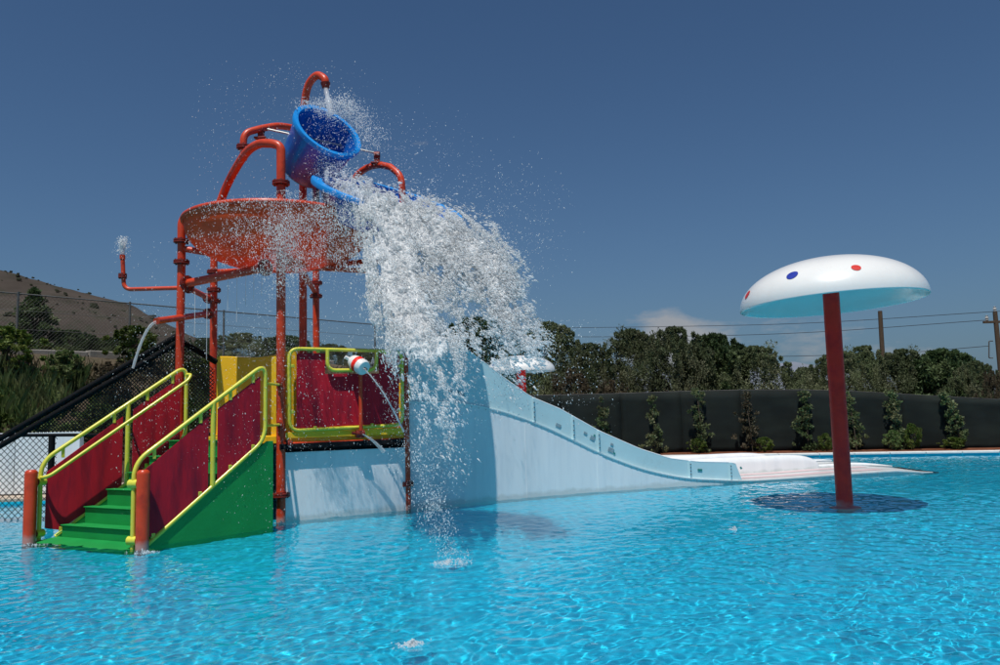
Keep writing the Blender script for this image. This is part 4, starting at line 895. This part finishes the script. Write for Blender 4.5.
solid(MB().add(V, F).build('side_flange', WHITE, sl_, angle=50), .022, 0)
for px in (531, 598):                            # covered joints on the wall
    i = idx_px(px - 1); a = line[i] - Vector((-tang(i).y, tang(i).x, 0)) * .0165
    MB().slab([Vector((a.x, a.y, -.3)) - tang(i) * .06, Vector((a.x, a.y, -.3)) + tang(i) * .06, Vector((a.x, a.y, lip[i] - .05)) + tang(i) * .06, Vector((a.x, a.y, lip[i] - .02)) - tang(i) * .06], (tang(i).y, -tang(i).x, 0), .007).build('joint_strip', WALLW, sl_, smooth=False)
ge = idx_px(737); gj = [0, idx_px(533), idx_px(571), idx_px(601), idx_px(690), idx_px(729), ge]
for a, b in zip(gj[:-1], gj[1:]):
    V, F = ribbon(a, b, .02, lambda i: float(lip[i]), .02 , lambda i: max(float(lip[i]) + .02, float(top[i])))
    n_ = len(V) // 2
    V = [(v[0] + (.01 if k < 2 else 0), v[1], v[2]) for k, v in enumerate(V)]
    if b == ge: V.append((V[-2][0] + .12, V[-2][1] + .035, V[-2][2])); F.append((len(V) - 3, len(V) - 2, len(V) - 1))
    g = solid(MB().add(V, F).build('guard_panel', GUARD, sl_, angle=60), .02, 0)
    # upper lip roll
    i0 = a; pts = [back(i, .02) + Vector((0, 0, max(float(lip[i]) + .02, float(top[i])))) for i in range(a, b + 1)]
    if len(pts) > 1: MB().tube(pts, .014, 8).build('lip_roll', WHITE, g)
    if a > 0:
        p0 = back(a, -.0); MB().slab([Vector((p0.x, p0.y, lip[a])) - tang(a) * .02, Vector((p0.x, p0.y, lip[a])) + tang(a) * .02, Vector((p0.x, p0.y, top[a])) + tang(a) * .02, Vector((p0.x, p0.y, top[a])) - tang(a) * .02], (tang(a).y, -tang(a).x, 0), .045).build('joint_rib', GUARD, g, smooth=False, bevel=.006)
        for t in (.2, .4, .6, .8):
            c_ = Vector((p0.x, p0.y, lip[a] + (top[a] - lip[a]) * t)) + Vector((tang(a).y, -tang(a).x, 0)) * .028
            MB().tube([c_, c_ + Vector((tang(a).y, -tang(a).x, 0)) * .012], .010, 6).build('bolt', BOLT, g)
# bolts along the flange
bmb = MB()
for i in range(1, N - 2):
    for t in (0.0,):
        q = line[i].lerp(line[i + 1], t); n_ = Vector((tang(i).y, -tang(i).x, 0)); q = Vector((q.x, q.y, lip[i] * (1 - t) + lip[i + 1] * t - .045)) + n_ * .018
        bmb.tube([q, q + n_ * .010], .009, 5)
bmb.build('flange_bolts', SEAM, sl_, smooth=False)['kind'] = 'stuff'
# stickers: small maker's marks on guard panels
def sticker(px, py, wd, ht, m_, name='sticker'):
    i = min(range(len(line)), key=lambda k: abs(proj((line[k].x, line[k].y, (lip[k] + top[k]) / 2))[0] - px)); n_ = Vector((tang(i).y, -tang(i).x, 0))
    d = ray(px, py); p0 = line[i] + n_ * .0; k = (p0 - EYE).dot(n_) / d.dot(n_); q = EYE + d * k
    slope = Vector((tang(i).x, tang(i).y, (top[min(i + 1, N)] - top[max(i - 1, 0)]) / max(.001, (line[min(i + 1, N)] - line[max(i - 1, 0)]).length))).normalized()
    up_ = slope.cross(n_); up_ = up_ if up_.z > 0 else -up_
    MB().slab([q - slope * wd / 2 - up_ * ht / 2, q + slope * wd / 2 - up_ * ht / 2, q + slope * wd / 2 + up_ * ht / 2, q - slope * wd / 2 + up_ * ht / 2], n_, .006).build(name, m_, sl_, smooth=False)
for (px, py, wd, ht, m_) in ((450.5, 391, .06, .05, STICK), (460.5, 393.5, .17, .05, STICK), (457, 393.2, .035, .035, STICKG), (558.5, 425.5, .11, .06, STICK), (585.5, 433.2, .07, .04, STICK), (592.5, 438, .10, .07, STICK), (594.5, 435.5, .035, .035, STICKG), (612, 444.5, .06, .04, STICK), (611, 450, .12, .08, STICK), (614.5, 453.5, .035, .035, STICKG), (700, 470, .10, .04, STICKG), (741, 468, .05, .04, STICKG)): sticker(px, py, wd, ht, m_)
# lanes: bed with dividers, three lanes, staggered rounded ends
LW = 1.55
def bedh(i, off=0): return float(lip[i]) - .03
ends = [N, idx_px(905), idx_px(872)]
for k in range(3):
    e = ends[k]; w0 = .10 + k * LW; w1 = w0 + LW - .1
    V, F = ribbon(0, e, w0, lambda i: bedh(i), w1, lambda i: bedh(i)); solid(MB().add(V, F).build('lane', WHITE, sl_, angle=50), .05, 0)
    for (s0, s1) in ((.16, .36), (.60, .80)):
        i0 = idx_px(735) + 2; V, F = ribbon(i0, e - 9, w0 + LW * s0, lambda i: bedh(i) + .029, w0 + LW * s1, lambda i: bedh(i) + .029); solid(MB().add(V, F).build('stripe', PINK, sl_), .004, 1)
    pts = [back(i, w1 + .05) + Vector((0, 0, bedh(i) + .045)) for i in range(0, e + 1, 2)]
    MB().tube(pts, [.055] * (len(pts) - 4) + [.05, .045, .035, .02], 10).build('lane_divider', WHITE, sl_)
# taller inner side walls of the rear lanes, with curled ends
for (w_, epx, hh) in ((1.45, 854, .40), (3.1, 842, .37)):
    e = idx_px(epx); s_ = idx_px(epx - 75); V = []
    for i in range(0, e + 1):
        t = max(0, (i - s_) / (e - s_)); dome = (1 - t ** 5) ** .5 if t < 1 else 0; hgt = max(.02, max(bedh(i) + .14, hh) * max(dome, .02))
        for a in range(0, 9):
            an = a / 8 * math.pi; th_ = .02 + .12 * dome; off = -math.cos(an) * th_; z = -.05 + (hgt + .05) * math.sin(an) ** .4 if 0 < a < 8 else -.36
            p_ = back(i, w_ + off + .1); V.append((p_.x, p_.y, z))
    F = [(i * 9 + a, i * 9 + a + 1, (i + 1) * 9 + a + 1, (i + 1) * 9 + a) for i in range(e) for a in range(8)] + [tuple(range(8, -1, -1)), tuple(e * 9 + a for a in range(9))]
    MB().add(V, F).build('rear_wall', WHITE, sl_, angle=60)
# end wall at the top and far side
V = [back(0, 0), back(0, 3 * LW + .2)]; MB().slab([Vector((V[0].x, V[0].y, -.36)), Vector((V[1].x, V[1].y, -.36)), Vector((V[1].x, V[1].y, top[0])), Vector((V[0].x, V[0].y, top[0]))], tang(0), .04).build('end_wall', WALLW, sl_, smooth=False)
# nose of the run-out sinking into the water
e0 = line[N]; 
# ------------------------------------------------------------------ white wall and black net on the left
yw = 15.9
ww = thing('pool_side_wall', (-9.2, yw + .4, .1), 'low white wall behind the black net at the left edge', 'wall')
for i in range(4):
    a = P(-190 + i * 66, 450, yw); b = P(-124 + i * 66, 450, yw); zt = P(0, 436.5, yw).z
    MB().box(((a.x + b.x) / 2, yw + .3, (zt + .1) / 2 + .04), (b.x - a.x - .012, .16, zt - .06)).build('wall_panel', WHITE, ww, smooth=False, bevel=.01)
yn = 12.95
nb = thing('net_ramp', P(60, 440, yn), 'black rope net ramp with padded sloping rails behind the stairs', 'climbing net')
pk = P(177, 336, yn); lo_ = P(-70, 479, yn); rgt = P(216, 362, yn + .6)
for off in (0, .125):
    MB().tube([lo_ - Vector((0, 0, off)), pk - Vector((0, 0, off))], .05, 12).build('padded_rail', BLACK, nb)
MB().tube([pk + Vector((-.03, 0, -.03)), rgt], .05, 12).build('padded_rail', BLACK, nb)
MB().tube([P(-70, 436, yn), P(215, 434, yn)], .028, 10).build('cross_rail', BLACK, nb)
for px in (52, 214): MB().tube([P(px, 436, yn), (P(px, 436, yn).x, yn, -.36)], .05, 12).build('net_post', BLACK, nb)
n_o = MB().tube([pk, (pk.x, yn, -.3)], .04, 10).build('net_post', BLACK, nb)
net = MB(); zc = P(0, 435.5, yn).z
xa, xb = lo_.x, P(214, 435, yn).x
def topz(x): 
    if x < pk.x: return lo_.z + (pk.z - lo_.z) * (x - lo_.x) / (pk.x - lo_.x)
    return pk.z + (rgt.z - pk.z) * (x - pk.x) / (rgt.x - pk.x)
def clip(x0, z0, x1, z1, inside):
    pts = [(x0 + (x1 - x0) * t / 60, z0 + (z1 - z0) * t / 60) for t in range(61)]; run = []
    out = []
    for q in pts:
        if inside(*q): run.append(q)
        else:
            if len(run) > 1: out.append((run[0], run[-1]))
            run = []
    if len(run) > 1: out.append((run[0], run[-1]))
    return out
def add_net(cell, inside, zlo, zhi, rad, sl=1.0):
    x = xa - (zhi - zlo); 
    while x < xb + (zhi - zlo):
        for s_ in (1, -1):
            for (p0, p1) in clip(x, zlo if s_ > 0 else zhi, x + (zhi - zlo) * sl, zhi if s_ > 0 else zlo, inside): thin(net, (p0[0], yn, p0[1]), (p1[0], yn, p1[1]), rad)
        x += cell
add_net(.062, lambda x, z: zc < z < topz(x) and xa < x < xb, zc - .0, pk.z, .0085)
add_net(.105, lambda x, z: -.3 < z < min(zc, topz(x)) and xa < x < P(56, 500, yn).x, -.3, zc, .006)
tag(net.build('rope_mesh', NETM, nb, smooth=False), kind='stuff')
# ------------------------------------------------------------------ water in the air: droplets as small real meshes
def ico(sub):
    import bmesh as bmm; b = bmm.new(); bmm.ops.create_icosphere(b, subdivisions=sub, radius=1); v = np.array([x.co[:] for x in b.verts]); f = np.array([[q.index for q in y.verts] for y in b.faces]); b.free(); return v, f
OCT = (np.array([(1, 0, 0), (-1, 0, 0), (0, 1, 0), (0, -1, 0), (0, 0, 1), (0, 0, -1)], float), np.array([(0, 2, 4), (2, 1, 4), (1, 3, 4), (3, 0, 4), (2, 0, 5), (1, 2, 5), (3, 1, 5), (0, 3, 5)]))
ICO = ico(1)
TET = (np.array([(1, 1, 1), (1, -1, -1), (-1, 1, -1), (-1, -1, 1)], float) * .8, np.array([(0, 2, 1), (0, 1, 3), (0, 3, 2), (1, 2, 3)]))
def droplets(name, pts, rad, material, seed, label, vel=None, cat='water spray', base=OCT, stretch=1.0, kind='stuff'):
    rng = np.random.default_rng(seed); n = len(pts); V0, F0 = base; k = len(V0)
    a = rng.normal(size=(n, 3)); 
    if vel is not None: a = a * .5 + vel * 1.6
    a /= np.linalg.norm(a, axis=1)[:, None]; b = np.cross(a, rng.normal(size=(n, 3))); b /= np.linalg.norm(b, axis=1)[:, None]; c = np.cross(a, b)
    s = rad[:, None]; sa = s * (1 + stretch * rng.uniform(0, 1, (n, 1)) ** 2); sb = s * rng.uniform(.6, 1.1, (n, 1)); s3 = s * rng.uniform(.5, 1.0, (n, 1))
    V = pts[:, None, :] + V0[None, :, 0:1] * (a * sa)[:, None, :] + V0[None, :, 1:2] * (b * sb)[:, None, :] + V0[None, :, 2:3] * (c * s3)[:, None, :]
    F = F0[None] + (np.arange(n) * k)[:, None, None]
    o = raw_mesh(name, V.reshape(-1, 3), F.reshape(-1, 3), material); return tag(o, label, cat, kind=kind)
# the plume: laid out on a curtain standing in front of the tub; (u across, v up) in its own plane, with thickness
def lobes(x, y, L):
    d = np.zeros_like(x)
    for (cx, cy, rx, ry, ang, wgt) in L:
        ca, sa = math.cos(R(ang)), math.sin(R(ang)); u = (x - cx) * ca + (y - cy) * sa; v = -(x - cx) * sa + (y - cy) * ca
        d = np.maximum(d, wgt * np.exp(-((u / rx) ** 2 + (v / ry) ** 2) ** 1.4))
    return d
def curtain(n, L, seed, bbox, Yf, thick, noise_s=14.0, contrast=(.36, .62), stretch=(1, 1), fl=0.0):
    rng = np.random.default_rng(seed); got = []; tot = 0
    while tot < n:
        m = 400000; x = rng.uniform(bbox[0], bbox[2], m); y = rng.uniform(bbox[1], bbox[3], m); d = lobes(x, y, L)
        wx = x + 7 * (fbm2(x / 20, y / 20, seed + 40) - .5) * 2; wy = y + 7 * (fbm2(x / 20 + 5, y / 20, seed + 41) - .5) * 2
        f = fbm2(wx / noise_s * stretch[0], wy / noise_s * stretch[1], seed + 1, 5); rdg = 1 - np.abs(2 * fbm2(wx / (noise_s * .8), wy / (noise_s * 1.1), seed + 2, 4) - 1) * 2.2
        g = np.clip((f - contrast[0]) / (contrast[1] - contrast[0]), 0, 1) * .6 + np.clip(rdg, 0, 1) ** 2 * .6
        pr = d * (g * (1.25 - d) + d * d) ; pr = np.where(d > .85, np.maximum(pr, .55), pr) + fl * d
        k = rng.random(m) < np.clip(pr, 0, 1); got.append(np.stack([x[k], y[k]], 1)); tot += int(k.sum())
        if len(got) > 40: break
    q = np.concatenate(got)[:n]; out = np.empty((len(q), 3)); Y = Yf(q[:, 0], q[:, 1]) + (fbm2(q[:, 0] / 15, q[:, 1] / 15, seed + 7) - .5) * thick + rng.normal(size=len(q)) * thick * .22
    F3 = np.array(_f); R3 = np.array(_r2); U3 = np.array(_u2); E3 = np.array(EYE)
    d3 = F3 * FPX + R3 * (q[:, 0:1] - 500) - U3 * (q[:, 1:2] - 332.5); return E3 + d3 * (Y / d3[:, 1])[:, None], q
PL = [(368, 202, 40, 13, 24, 1.0), (408, 219, 48, 17, 13, 1.1), (428, 235, 50, 20, 18, 1.1), (398, 245, 25, 34, 8, 1.05), (468, 248, 36, 17, 42, 1.0), (399, 280, 21, 42, 0, 1.0), (412, 314, 20, 42, -8, 1.0),
      (497, 274, 17, 34, -22, .85), (478, 300, 30, 42, 0, .30), (447, 290, 28, 45, 0, .24), (428, 345, 28, 22, 0, .7), (507, 315, 17, 46, -8, .45), (520, 342, 20, 22, -15, .26), (452, 262, 26, 14, 20, .75)]
PLD = PL + [(434, 358, 24, 34, -6, .24), (440, 410, 18, 50, -6, .05)]
def Yp(x, y): return 12.05 - np.clip((x - 340) / 36, 0, 1) * .72 - np.clip((x - 400) / 120, 0, 1) * .3 - np.clip((y - 192) / 165, 0, 1.3) * 1.45
def flow(x, y):            # parabola label and age of the water at a place on the curtain
    t = np.sqrt(np.clip(y - 172 + .10 * (x - 360), 4, None)); return (x - 352) / t, t
def flow_noise(x, y, seed):
    v, t = flow(x + 5 * (fbm2(x / 12, y / 12, seed + 60) - .5), y + 5 * (fbm2(x / 12 + 3, y / 12, seed + 61) - .5))
    return .5 * fbm2(v * 2.6, t * .55, seed, 5) + .5 * fbm2(x / 9, y / 9, seed + 5, 5)
def to_world(x, y, Y):
    d3 = np.array(_f) * FPX + np.array(_r2) * (x[:, None] - 500) - np.array(_u2) * (y[:, None] - 332.5); return np.array(EYE) + d3 * (Y / d3[:, 1])[:, None]
def sheets(name, L, Yf, bbox, step, layers, thr, depth, seed, label, material):
    VV = []; FF = []; n0 = 0
    for k in range(layers):
        sd_ = seed + 100 * k; xs = np.arange(bbox[0], bbox[2], step); ysn = np.arange(bbox[1], bbox[3], step); X, Y_ = np.meshgrid(xs, ysn); x = X.ravel(); y = Y_.ravel()
        d = lobes(x, y, L); n1 = flow_noise(x, y, sd_); fine = fbm2(x / 2.6, y / 2.6, sd_ + 9, 3); keep = (d * (.30 + 1.25 * n1) + .22 * (fine - .5) > thr + .10 * k)
        rid = 1 - np.abs(2 * n1 - 1) * 2; Yd = Yf(x, y) + (k - layers / 2) * depth * .42 - (n1 - .5) * depth * 1.1 - (fine - .5) * .05 - (fbm2(x / 6, y / 6, sd_ + 13, 3) - .5) * .10
        jx = (fbm2(x / 3, y / 3, sd_ + 21, 2) - .5) * 2.4; jy = (fbm2(x / 3 + 7, y / 3, sd_ + 22, 2) - .5) * 2.4
        W = to_world(x + jx, y + jy, Yd); m_, n_ = X.shape; idx = np.arange(m_ * n_).reshape(m_, n_); kq = keep.reshape(m_, n_)
        q = np.stack([idx[:-1, :-1], idx[:-1, 1:], idx[1:, 1:], idx[1:, :-1]], -1)[kq[:-1, :-1] & kq[:-1, 1:] & kq[1:, 1:] & kq[1:, :-1]]
        us, inv = np.unique(q, return_inverse=True); VV.append(W[us]); FF.append(inv.reshape(-1, 4) + n0); n0 += len(us)
    return tag(raw_mesh(name, np.concatenate(VV), np.concatenate(FF), material), label, 'falling water', kind='stuff')
sheets('dumped_water', PL, Yp, (330, 170, 560, 400), 1.1, 4, .42, .30, 300, 'large white sheets of water pouring from the tipped blue tub', SHEET)
def flow_curtain(n, L, seed, bbox, Yf, thick, lo, hi, fl=0.0):
    rng = np.random.default_rng(seed); got = []; tot = 0
    while tot < n and len(got) < 40:
        m = 300000; x = rng.uniform(bbox[0], bbox[2], m); y = rng.uniform(bbox[1], bbox[3], m); d = lobes(x, y, L); g = np.clip((flow_noise(x, y, seed) - lo) / (hi - lo), 0, 1) ** 1.5
        k = rng.random(m) < np.clip(d * g * (.12 + .9 * np.clip(1.15 - d, 0, 1)) + fl * d, 0, 1); got.append(np.stack([x[k], y[k]], 1)); tot += int(k.sum())
    q = np.concatenate(got)[:n]; Y = Yf(q[:, 0], q[:, 1]) - .12 + rng.normal(size=len(q)) * thick * .35; return to_world(q[:, 0], q[:, 1], Y), q
def wide(L, kx, w=1.0): return [(l[0], l[1], l[2] * kx, l[3] * kx, l[4], l[5] * w) for l in L]
pts, q = flow_curtain(95000, wide(PLD, 1.13), 21, (325, 165, 570, 500), Yp, .5, .42, .60, .03)
rng = np.random.default_rng(5); rad = .0032 + .010 * rng.random(len(q)) ** 3
vx, vt = flow(q[:, 0], q[:, 1]); vel = np.stack([vx * .25, np.full(len(q), -.1), -vt * .12], 1); vel /= np.linalg.norm(vel, axis=1)[:, None]
droplets('dumped_water_drops', pts, rad, PLUME, 1, 'cloud of drops torn from the white water pouring out of the tub', vel * 1.5, base=TET, stretch=3.0)
pts, q = flow_curtain(6000, wide(PLD, 1.06), 22, (335, 170, 550, 430), Yp, .4, .45, .6)
rad = .008 + .016 * rng.random(len(q)) ** 2.5; vx, vt = flow(q[:, 0], q[:, 1]); vel = np.stack([vx * .25, np.full(len(q), -.1), -vt * .12], 1); vel /= np.linalg.norm(vel, axis=1)[:, None]
droplets('dumped_water_lumps', pts, rad, PLUME, 2, 'thick lumps of water along the edge of the mass pouring from the tub', vel * 1.5, base=ICO, stretch=2.2)
# loose spray round everything
LS = [(345, 135, 50, 34, 25, .5), (330, 112, 24, 12, 20, .9), (350, 118, 30, 18, 35, .7), (380, 150, 45, 35, 30, .3), (255, 135, 60, 60, 0, .10), (300, 100, 60, 40, 0, .12), (400, 190, 90, 60, 20, .25), (500, 240, 50, 60, 30, .28), (320, 165, 14, 22, 0, .8), (335, 175, 20, 14, 0, .9)]
pts, q = curtain(6500, LS, 23, (190, 60, 600, 330), lambda x, y: 12.3 + 0 * x, .9, fl=.12)
droplets('loose_spray', pts, .0035 + .007 * rng.random(len(q)) ** 3, SPRAY, 3, 'scattered droplets flying round the upper tipping bucket', None, stretch=.8)
BS = [(285, 240, 26, 45, 5, .9), (250, 238, 50, 26, 0, .36), (320, 240, 60, 34, 0, .5), (330, 215, 40, 22, 10, .7), (290, 265, 26, 20, 0, .7), (345, 235, 26, 30, 0, .6), (240, 205, 40, 8, -5, .4)]
pts, q = curtain(12500, BS, 24, (185, 190, 385, 300), lambda x, y: 11.05 + .0 * x, .3, fl=.04, noise_s=9)
droplets('bowl_overflow_spray', pts, .0033 + .0055 * rng.random(len(q)) ** 2, SPRAY, 4, 'white spray in front of the orange-red bowl', np.tile(np.array([[.05, 0, -1.]]), (len(q), 1)), stretch=1.5)
CS = [(285, 330, 30, 70, 0, .35), (265, 330, 40, 60, 0, .22), (300, 420, 80, 90, 0, .10), (200, 330, 80, 80, 0, .10), (190, 420, 110, 80, 0, .10), (345, 330, 60, 60, 0, .10), (258, 350, 14, 14, 0, .5)]
pts, q = curtain(4600, CS, 25, (110, 230, 460, 540), lambda x, y: 10.6 + .0 * x, 1.0, fl=.25)
droplets('falling_droplets', pts, .0022 + .0055 * rng.random(len(q)) ** 4, SPRAY, 5, 'fine droplets falling all over the tower and stairs', np.tile(np.array([[0, 0, -1.]]), (len(q), 1)), stretch=2.0)
DS = [(425, 400, 32, 70, 0, .35), (430, 470, 22, 60, -8, .35), (437, 510, 14, 40, -10, .5), (450, 556, 16, 8, 0, .9), (410, 340, 10, 30, 0, .5), (505, 345, 30, 18, -10, .40), (500, 368, 12, 14, 0, .3), (480, 360, 60, 50, 0, .22), (560, 330, 60, 80, 0, .05)]
pts, q = curtain(13000, DS, 26, (380, 320, 620, 575), lambda x, y: 10.2 - np.clip((y - 400) / 160, 0, 1) * 1.4, .6, fl=.2)
ok = pts[:, 2] > 0.0; pts = pts[ok]
droplets('trailing_drops', pts, .002 + .007 * rng.random(len(pts)) ** 4, SPRAY, 6, 'trailing drops falling from the water mass in front of the slide wall', np.tile(np.array([[0, 0, -1.]]), (len(pts), 1)), stretch=1.6)
# little fountain on the slim pipe
f0 = P(122.5, 254, yF); n = 700; t = rng.random(n); ang = rng.random(n) * 6.28; sp_ = rng.random(n) ** 2 * .35; tt = rng.random(n) * .45
fx = np.stack([f0.x + np.cos(ang) * (.03 + sp_ * tt), f0.y + np.sin(ang) * (.03 + sp_ * tt), f0.z + 2.2 * tt * (.8 + .3 * rng.random(n)) - 4.9 * tt * tt], 1)
droplets('fountain_spray', fx, .004 + .007 * rng.random(n) ** 2, SPRAY, 7, 'small white water burst above the slim red fountain pipe', None, 'fountain spray')
MB().lathe([(.032, 0), (.040, .07), (.036, .12), (.045, .19), (.018, .25), (.001, .27)], f0, n=14).build('fountain_jet', STREAM); tag(bpy.data.objects['fountain_jet'], 'short glassy water column on top of the slim red fountain pipe', 'water jet')
def parab(p0, v, T, n=24): return [Vector(p0) + Vector(v) * (T * i / n) + Vector((0, 0, -4.9 * (T * i / n) ** 2)) for i in range(n + 1)]
def rip(pts, r, seed, amp=.35):
    r0 = random.Random(seed); return [r * (1 + r0.uniform(-amp, amp)) for _ in pts]
def stream(name, pts, r, label, seed=0, m_=STREAM, group=None): 
    return tag(MB().tube(pts, rip(pts, r, seed, .15), 8).build(name, m_), label, 'water stream', group)
s0 = P(156.5, 322, E_.y - 2.6); o = stream('water_stream', parab(s0, (-.9, -.1, -.1), .37), .021, 'curved clear stream falling from the lowest red spout pipe', 1)
for (px, y0, y1, k) in ((195, 292, 335, 1), (207, 290, 360, 2), (228, 278, 310, 3), (237, 276, 322, 4), (246, 275, 306, 5), (254, 273, 300, 6), (262, 271, 296, 7)):
    a = P(px, y0, 11.9); stream('water_trickle', [a, a.lerp(P(px - .4, y1, 11.9), .5), P(px - .5, y1, 11.9)], .006, ['', 'water trickle at the left post, short', 'longest water trickle, beside the rear left post', 'leftmost short trickle under the spraying pipe', 'second trickle from the left under the spraying pipe', 'middle trickle under the spraying pipe', 'trickle just left of the last one under the spraying pipe', 'rightmost short trickle under the spraying pipe'][k], k, group='trickles under the red pipes')
a = c1 + dd * .05; e = P(404, 432, B.y - .6); pts = [a.lerp(e, i / 20) + Vector((0, 0, .10 * math.sin(math.pi * i / 20))) for i in range(21)]
tag(MB().tube(pts, [.004 + .0006 * i + random.uniform(-.002, .002) for i in range(21)], 8).build('cannon_jet', SPRAY), 'thin white jet shooting from the water cannon across the red panel', 'water jet')
tt = rng.random(350); jp = np.array([list(a.lerp(e, float(t)) + Vector((0, 0, .10 * math.sin(math.pi * t)))) for t in tt * 1.25]) + rng.normal(size=(350, 3)) * (.01 + .03 * tt[:, None])
droplets('cannon_jet_drops', jp, .003 + .006 * rng.random(350) ** 2, SPRAY, 8, 'drops breaking off the water cannon jet', None)
a = k0 + Vector((.05, -.05, 0)); e = P(384, 452, B.y - .5)
tag(MB().tube([a.lerp(e, i / 10) + Vector((0, 0, .03 * math.sin(math.pi * i / 10))) for i in range(11)], [.008 + .0025 * i for i in range(11)], 8).build('leak_jet', STREAM), 'short spray leaking from the cannon swivel below the panel', 'water jet')
# water filling the upper bucket
a = P(325.7, 88, 13.0); e = P(331, 114, 12.7)
tag(MB().tube([a.lerp(e, i / 12) for i in range(13)], rip(range(13), .05, 4, .3), 10).build('fill_stream', STREAM), 'water stream falling from the top spout into the blue bucket', 'water stream')
FS = [(332, 108, 9, 13, 0, 1.0), (318, 106, 20, 6, 10, .8), (345, 108, 16, 12, 30, .9), (360, 122, 14, 12, 35, .7), (372, 138, 12, 14, 30, .5), (322, 168, 8, 16, 0, .5), (330, 170, 16, 10, 0, .8)]
pts, q = curtain(4200, FS, 27, (290, 80, 400, 200), lambda x, y: 12.25 + 0 * x, .4, fl=.1, noise_s=8)
droplets('bucket_splash', pts, .004 + .008 * rng.random(len(q)) ** 2, SPRAY, 9, 'splash where the top spout water hits the blue bucket rim', None)
# foam patches floating on the pool
def foam(px, py, rx, ry, n, seed, label):
    c_ = G(px, py); r0 = np.random.default_rng(seed); a = r0.random(n) * 6.28; q = np.abs(r0.normal(size=n)) * .45; x = c_.x + np.cos(a) * q * rx; y = c_.y + np.sin(a) * q * ry
    k = fbm2(x * 9, y * 9, seed) > .47; x, y = x[k], y[k]; z = .002 + .05 * r0.random(len(x)) ** 3 * np.exp(-q[k] * 2)
    droplets('foam_patch', np.stack([x, y, z], 1), .0025 + .007 * r0.random(len(x)) ** 2, FOAM, seed, label, None, 'foam')
foam(452, 563, .26, .22, 1500, 41, 'white foam where drops hit the pool in front of the slide')
foam(412, 646, .12, .10, 500, 42, 'small foam patch near the bottom of the photo')
foam(440, 530, .5, .3, 700, 43, 'thin scattered foam in the tower shadow')
foam(142, 553, .22, .15, 500, 44, 'foam ring round the near red bollard')
foam(29, 546, .2, .15, 350, 45, 'foam ring round the left red bollard')
foam(281, 524, .2, .15, 300, 46, 'foam round the foot of the front tower post')
foam(735, 530, .14, .06, 300, 47, 'pale floating foam fleck left of the mushroom shadow')
